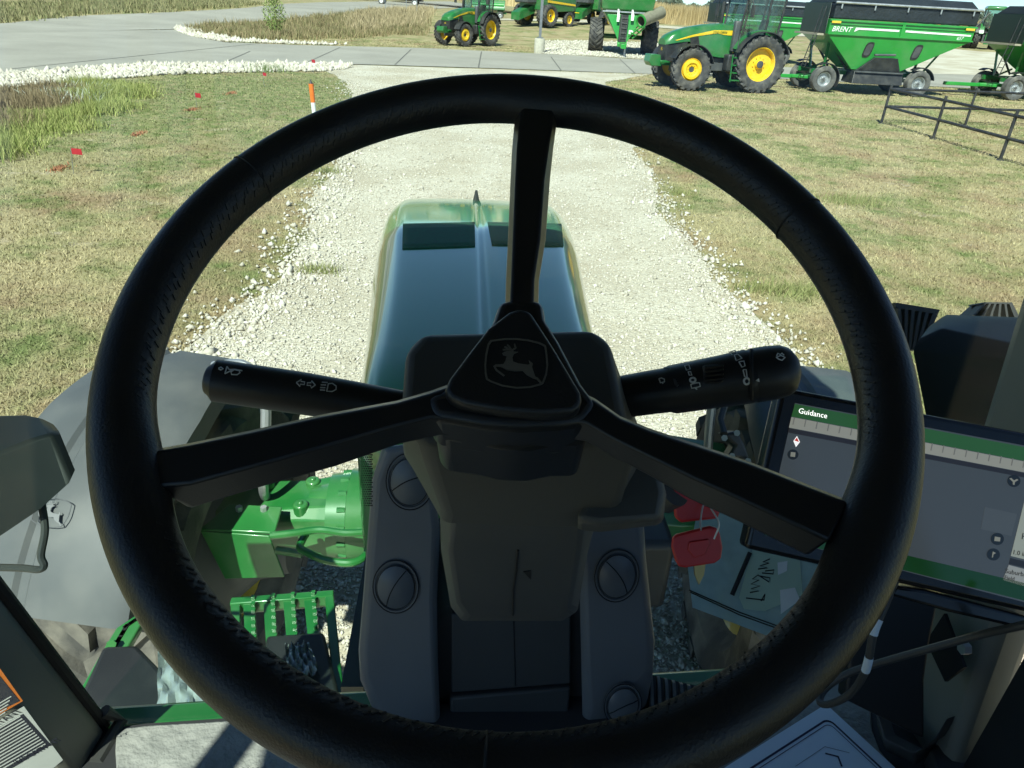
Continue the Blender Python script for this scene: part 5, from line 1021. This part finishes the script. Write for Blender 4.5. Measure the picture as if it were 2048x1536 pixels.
text_on('field_name', 'Suburban', mp(2010, 1146, .0013), MX, MY, 13 * pxm, TXD, mon, .0003); text_on('field_name', 'Field', mp(2008, 1158, .0013), MX, MY, 11 * pxm, TXD, mon, .0003)
MB().tube([mp(1960, 1050, -.03), D(2010, 1040, 1.0), V(.87, .84, 2.36)], .02, 10).build('monitor_arm', PLAST, TR)
MB().prism([mp(x, y, -.001) for x, y in ((1790, 1172), (1850, 1180), (2060, 1235), (2060, 1262), (1900, 1225), (1780, 1192))], MP[1] * -.05).build('monitor_mount', MBK, TR, bevel=.004)

# ------------------------------------------------------------------ work lights outside the glass
LMP = mat('lamp_housing', (.010, .012, .012), .42, 0, .1, 8, spec=.12)
MB().loft([[D(x, y, d) for x, y, d in r] for r in ([(-120, 1060, 1.42), (0, 1072, 1.42), (80, 1018, 1.42), (138, 966, 1.42), (150, 940, 1.43)], [(-120, 930, 1.42), (0, 905, 1.42), (60, 880, 1.42), (104, 866, 1.43), (118, 862, 1.46)], [(-120, 840, 1.52), (0, 830, 1.52), (50, 829, 1.52), (84, 836, 1.54), (106, 848, 1.56)], [(-120, 850, 1.60), (0, 850, 1.60), (50, 850, 1.60), (100, 860, 1.60), (120, 900, 1.60)], [(-120, 1050, 1.60), (0, 1050, 1.60), (60, 1020, 1.60), (120, 970, 1.60), (130, 940, 1.60)], [(-120, 1060, 1.42), (0, 1072, 1.42), (80, 1018, 1.42), (138, 966, 1.42), (150, 940, 1.43)])], False, False).build('work_light', LMP, TR, smooth=30, bevel=.008)
MB().tube(smooth_path([D(x, y, 1.46) for x, y in ((84, 1010), (90, 1060), (82, 1110), (88, 1130), (78, 1139), (40, 1136), (-40, 1134))]), .0075, 8).build('light_cable', BLK, TR)
RL = [[(1852, 830, 1.36), (1950, 850, 1.36), (2060, 880, 1.36)], [(1826, 700, 1.36), (1940, 712, 1.36), (2060, 728, 1.36)], [(1838, 680, 1.37), (1884, 656, 1.39), (2060, 694, 1.39)], [(1862, 648, 1.45), (1888, 628, 1.52), (2060, 634, 1.52)], [(1880, 680, 1.62), (1950, 680, 1.62), (2060, 690, 1.62)], [(1870, 820, 1.62), (1950, 840, 1.62), (2060, 860, 1.62)], [(1852, 830, 1.36), (1950, 850, 1.36), (2060, 880, 1.36)]]
MB().loft([[D(*p) for p in r] for r in RL], False, False).build('work_light', LMP, TR, smooth=30, bevel=.006)
MB().cyl(D(2038, 748, 1.355), D(2038, 748, 1.34), .009, n=12).build('light_screw', STEEL, TR)
def finned(px, d, nf):
    c = [D(x, y, d) for x, y in px]; m_ = MB()
    m_.prism([D(x, y, d + .02) for x, y in px], CF * .05)
    for i in range(nf):
        u = (i + .5) / nf; a, b = c[0] * (1 - u) + c[1] * u, c[3] * (1 - u) + c[2] * u; m_.prism([a - (c[1] - c[0]) * .22 / nf, a + (c[1] - c[0]) * .22 / nf, b + (c[1] - c[0]) * .22 / nf, b - (c[1] - c[0]) * .22 / nf], CF * .03)
    m_.prism([c[0] + (c[0] - c[3]) * .12, c[1] + (c[1] - c[2]) * .12, c[1], c[0]], CF * .06)
    m_.build('led_lamp', BLK, TR, smooth=None)
finned([(1792, 615), (1876, 628), (1846, 700), (1800, 700)], 1.75, 6); finned([(1966, 607), (2026, 608), (2040, 636), (1940, 630)], 1.8, 6)

# ------------------------------------------------------------------ decals on the left pillar, cables, mat, paper, keys
pa, pb = q0(1.85) + V(-.012, -.085, 0), q0(1.85) + V(-.085, -.10, 0); PF = plane3(pa, pb, pa + up)
lpq = lambda px, o: [onp(x, y, PF, o) for x, y in px]
LB = mat('label_white', (.55, .56, .52), .5); LD = mat('label_navy', (.02, .022, .035), .5); LO = mat('label_orange', (.6, .16, .02), .5)
d1 = MB().prism(lpq([(-60, 1475), (48, 1413), (126, 1520), (30, 1600), (-60, 1600)], .0006), -PF[1] * .0004).build('warning_label', LB, lp, smooth=None)
MB().prism(lpq([(-60, 1488), (46, 1428), (102, 1490), (10, 1545), (-60, 1580)], .0010), -PF[1] * .0003).build('label_field', LD, lp, smooth=None)
MB().prism(lpq([(-60, 1300), (-5, 1330), (46, 1402), (-20, 1440), (-60, 1465)], .0008), -PF[1] * .0004).build('label_border', LO, lp, smooth=None)
MB().prism(lpq([(-60, 1318), (-6, 1345), (40, 1402), (-22, 1432), (-60, 1452)], .0012), -PF[1] * .0003).build('label_field', LD, lp, smooth=None)
for i in range(13):
    a = (44 + i * 4.2 - 4, 1432 + i * 4.6); m_ = MB()
    L1 = random.uniform(80, 112); m_.prism(lpq([(a[0] - L1, a[1] + L1 * .58), (a[0], a[1]), (a[0] + .9, a[1] + 1.7), (a[0] - L1, a[1] + L1 * .58 + 2.0)], .0014), -PF[1] * .0003); m_.build('label_line', LB, d1, smooth=None)
for i in range(5):
    a = (12 - i * 3 + 10, 1392 + i * 8); m_ = MB(); m_.prism(lpq([(a[0] - 40, a[1] + 24), (a[0], a[1]), (a[0] + .8, a[1] + 1.7), (a[0] - 40, a[1] + 26)], .0014), -PF[1] * .0003); m_.build('label_line', LB, d1, smooth=None)
tx = unit(lpq([(48, 1413)], 0)[0] - lpq([(-60, 1475)], 0)[0]); ty = unit(np.cross(PF[1], tx)); o_ = lpq([(-46, 1476)], .0014)[0]
sz = np.linalg.norm(lpq([(44, 1420)], 0)[0] - o_)
text_on('label_heading', 'IMPORTANT', o_, tx, ty, sz / 5.6, LD, d1, .0003); text_on('label_heading', 'IMPORTANT', lpq([(38, 1528)], .0014)[0], tx, ty, sz / 5.6, LD, d1, .0003)
# floor mat
MAT = mat('mat_grey', (.37, .365, .335), .85, 0, .18, 22, bump=.7, bscale=70, col2=(.27, .27, .25))
m_ = MB(); out_ = [atz(x, y, 1.806) for x, y in ((236, 1600), (230, 1500), (232, 1468), (252, 1455), (300, 1450), (470, 1440), (600, 1428), (720, 1420), (900, 1470), (1150, 1500), (1300, 1430), (1420, 1400), (1560, 1385), (1680, 1345), (1720, 1365), (1740, 1400), (1745, 1460), (1760, 1500), (1840, 1600))]
out_ = out_ + [V(.74, -.2, 1.806), V(-.62, -.2, 1.806)]
fm_ = m_.prism(out_, V(0, 0, -.012)).build('floor_mat', MAT, None, bevel=.003); tagx(fm_, 'grey textured mat covering the cab floor under the wheel', 'floor mat')
for i in range(34):
    x = -.50 + i * .0085 + (.33 if i > 13 else 0) + (.42 if i > 13 else 0) * 1.2
    if i > 13: x = .30 + (i - 14) * .02
    y1 = .84 if i < 14 else .86; MB().box((x, y1 - .30, 1.8065), (.0026 if i < 14 else .008, .5, .004)).build('mat_rib', MAT, fm_)
# ribbed boot by the console
bo = empty('ribbed_boot', (0, 0, 0), 0, TR)
for i in range(11):
    x = 1300 + i * 15; a, b = atz(x, 1350 + i * 4.2, 1.83), atz(x + 3, 1432 - i * 1.0, 1.815); c = (a + b) / 2; d = unit(b - a); s_ = unit(np.cross(d, V(0, 0, 1)))
    MB().loft([[p - s_ * .0036, p + s_ * .0036, p + s_ * .003 + V(0, 0, h), p - s_ * .003 + V(0, 0, h)] for p, h in ((a, .004), (a * .8 + b * .2, .015), (c, .018), (b, .016))]).build('boot_rib', mat('boot_rubber', (.11, .115, .11), .6), bo)
MB().prism([atz(x, y, 1.812) for x, y in ((1292, 1352), (1460, 1392), (1470, 1440), (1292, 1445))], V(0, 0, .006)).build('boot_base', GAP, bo)
# paper sheet on the mat
PZ = 1.822; PP = [atz(x, y, PZ) for x, y in ((1652, 1408), (1800, 1536), (1900, 1640), (1600, 1760), (1480, 1545))]
PP = [atz(1652, 1408, PZ), atz(1824, 1566, PZ)]; ex_ = unit(PP[1] - PP[0]); ey_ = unit(atz(1488, 1538, PZ) - PP[0]); ey_ = unit(ey_ - ex_ * (ex_ @ ey_)); 
pq = lambda u, v, h=0: PP[0] + ex_ * u + ey_ * v + V(0, 0, h)
pap = MB().prism([pq(0, 0), pq(.216, 0), pq(.216, .28), pq(0, .28)], V(0, 0, -.0012)).build('paper_mat', mat('paper_white', (.80, .87, .95), .6, 0, .02, 20), None, smooth=None); tagx(pap, 'white paper floor protector with dark rounded frame line on the mat', 'paper')
INK = mat('ink_navy', (.02, .015, .06), .6)
def inkline(pts, w):
    m_ = MB()
    for a, b in zip(pts[:-1], pts[1:]):
        d = unit(np.array(b) - np.array(a)); n_ = np.array([-d[1], d[0]]) * w / 2; e = d * w * .3
        m_.prism([pq(*(np.array(a) + n_ - e), .0004), pq(*(np.array(b) + n_ + e), .0004), pq(*(np.array(b) - n_ + e), .0004), pq(*(np.array(a) - n_ - e), .0004)], V(0, 0, .0003))
    m_.build('printed_frame', INK, pap, smooth=None)
def rr_(i, r): return [(.216 - i, .28)] + [(.216 - i, i + r), (.216 - i - r * .3, i + r * .3), (.216 - i - r, i)][0:0] + [(.216, i), (i + r, i)] + [(i + r * (1 - math.sin(t_)), i + r * (1 - math.cos(t_))) for t_ in np.linspace(0, math.pi / 2, 7)] + [(i, .28)]
inkline(rr_(.024, .014)[1:], .0035); inkline(rr_(.031, .012)[1:], .0012)
inkline([(.09, .05), (.06, .08), (.06, .16)], .0006); inkline([(.07, .09), (.085, .075), (.10, .085)], .003); inkline([(.10, .12), (.115, .10)], .004)
# key with two red tags on the ignition
kt = mat('tag_red', (.42, .016, .018), .4, 0, .1, 30); key = thing('ignition_keys', 'keys with two glossy red plastic tags hanging from the ignition', 'keys', (0, 0, 0))
def tag_(px, d, nm):
    m_ = MB().prism([D(x, y, d) for x, y in px], CF * .005).build(nm, kt, key, bevel=.0022, seg=3); return m_
t1 = tag_([(1345, 968), (1372, 955), (1440, 1000), (1443, 1018), (1436, 1038), (1362, 1046), (1350, 1035)], .60, 'key_tag')
t2 = tag_([(1346, 1076), (1352, 1070), (1420, 1053), (1434, 1056), (1441, 1068), (1446, 1095), (1443, 1118), (1430, 1127), (1372, 1136), (1358, 1134), (1350, 1118), (1344, 1095)], .585, 'key_tag')
m_ = MB(); m_.prism([D(x, y, .5835) for x, y in ((1379, 1084), (1418, 1078), (1420, 1090), (1410, 1110), (1388, 1116), (1376, 1100))], CF * .003); m_.build('tag_relief', kt, t2, bevel=.0008)
MB().tube(smooth_path([D(x, y, d) for x, y, d in ((1402, 1060, .58), (1401, 1040, .59), (1410, 1005, .597), (1430, 1030, .59), (1438, 1050, .58), (1428, 1078, .58))]), .0007, 8).build('key_ring', STEEL, key)
MB().prism([D(x, y, .60) for x, y in ((1388, 1130), (1412, 1126), (1408, 1150), (1398, 1170), (1390, 1150))], CF * .003).build('key_blade', mat('brass', (.35, .25, .10), .35, .8), key)
MB().cyl(D(1330, 1000, .615), D(1352, 985, .60), .012, n=14).build('key_bow', BLK, key)
# document pouch tucked against the right front glass
POU = glassmat('pouch_plastic', (.66, .78, .84), .55, .6, (.40, .55, .62)); po = thing('document_pouch', 'clear bluish plastic document pouch with handwritten note behind the wheel', 'pouch', (0, 0, 0))
QP = plane3(D(1380, 1180, 1.30), D(1600, 1290, 1.22), D(1640, 1130, 1.25)); qq = lambda px, o=0: [onp(x, y, QP, o) for x, y in px]
MB().prism(qq([(1375, 1130), (1400, 990), (1700, 1050), (1690, 1230), (1640, 1300), (1530, 1270), (1385, 1215)]), QP[1] * -.003).build('pouch_sleeve', POU, po, smooth=None)
MB().prism(qq([(1478, 1195), (1505, 1100), (1600, 1120), (1605, 1190), (1530, 1222), (1488, 1218)], .003), QP[1] * -.002).build('note_sheet', mat('note_green', (.34, .46, .36), .7), po, smooth=None)
for px in ([(1378, 1180), (1480, 1225), (1620, 1275)], [(1380, 1184), (1480, 1230), (1620, 1280)], [(1578, 1185), (1592, 1110)], [(1583, 1186), (1597, 1110)]): MB().tube(qq(px, .001), .0012, 5).build('pouch_seam', GAP, po)
MB().tube(qq([(1464, 1190), (1500, 1105)], .005), .004, 8).build('pen', GAP, po)
hw = []
for s_ in (([(1492, 1196), (1528, 1200), (1530, 1188), (1522, 1202)]), ([(1500, 1185), (1518, 1182), (1502, 1178), (1520, 1172), (1502, 1168), (1518, 1160), (1505, 1158), (1516, 1150), (1538, 1164), (1540, 1156), (1520, 1152)]), ([(1516, 1138), (1535, 1136), (1520, 1132), (1538, 1126), (1526, 1124), (1540, 1118)]), ([(1524, 1146), (1546, 1148), (1548, 1140), (1530, 1142)])): hw.append(s_)
m_ = MB()
for l in hw: m_.tube(qq(l, .0036), .0011, 5)
m_.build('handwriting', GAP, po)
for px in ([(1560, 1180), (1590, 1175), (1600, 1200), (1562, 1228)], [(1555, 1125), (1575, 1122), (1574, 1142), (1556, 1150)]): MB().prism(qq(px, .004), QP[1] * -.002).build('paper_scrap', mat('scrap', (.6, .63, .62), .6), po, smooth=None)
# banded cable and pillar clip
cb = smooth_path([D(x, y, d) for x, y, d in ((1790, 1160, .86), (1768, 1215, .86), (1748, 1262, .86), (1737, 1320, .87), (1726, 1352, .89), (1700, 1388, .92), (1660, 1408, .95), (1640, 1404, .97), (1650, 1378, .98), (1690, 1350, .97), (1745, 1330, .95), (1850, 1300, .90), (1960, 1270, .85), (2048, 1250, .80), (2120, 1230, .78))], 8)
cable = thing('banded_cable', 'black cable with white bands looping down from the monitor', 'cable', (0, 0, 0)); MB().tube(cb, .0048, 10).build('cable', BLK, cable)
for i, j in ((12, 18), (23, 30)): MB().tube(cb[i:j], .0053, 10).build('white_band', mat('band_white', (.62, .7, .78), .5), cable)
MB().prism([V(.797, .78, 2.06), V(.797, .86, 2.10), V(.797, .87, 2.02), V(.797, .80, 2.00)], V(-.006, 0, 0)).build('bracket_plate', GAP, rp); MB().cyl(onp(1936, 1296, (V(.79, .8, 2), V(-1., 0, 0))), onp(1936, 1296, (V(.79, .8, 2), V(-1., 0, 0))) + V(-.012, 0, 0), .011, n=6).build('bracket_bolt', STEEL, rp)
MB().prism([D(x, y, 1.12) for x, y in ((1720, 1160), (1880, 1190), (1860, 1290), (1850, 1360), (1850, 1480), (1690, 1400))], CF * .03).build('side_trim', mat('trim_black', (.014, .015, .015), .55), TR, bevel=.005)
# plastic boot round the right pillar foot
bt = MB(); BX = [(1768, 1350, 1.95), (1775, 1420, 1.88), (1790, 1470, 1.86), (1850, 1500, 1.86), (1890, 1470, 1.88), (1915, 1430, 1.92)]
bt.loft([[atz(x, y, z) for x, y, z in BX], [atz(x - 22, y + 8, z) for x, y, z in BX], [atz(x - 20, y + 30, 1.81) for x, y, z in BX]], False, False); bt.prism([atz(x, y, 1.84) for x, y in ((1860, 1500), (1890, 1470), (1945, 1462), (1962, 1500), (1955, 1560), (1890, 1580))], V(0, 0, -.04)); bt.build('pillar_boot', PLAST, TR, smooth=40, bevel=.004)
MB().prism([V(.84, .74, 1.76), V(.92, .74, 1.76), V(.92, -.9, 1.76), V(.84, -.9, 1.76)], V(0, 0, .55)).build('side_panel', mat('panel_black', (.012, .013, .013), .6), TR)
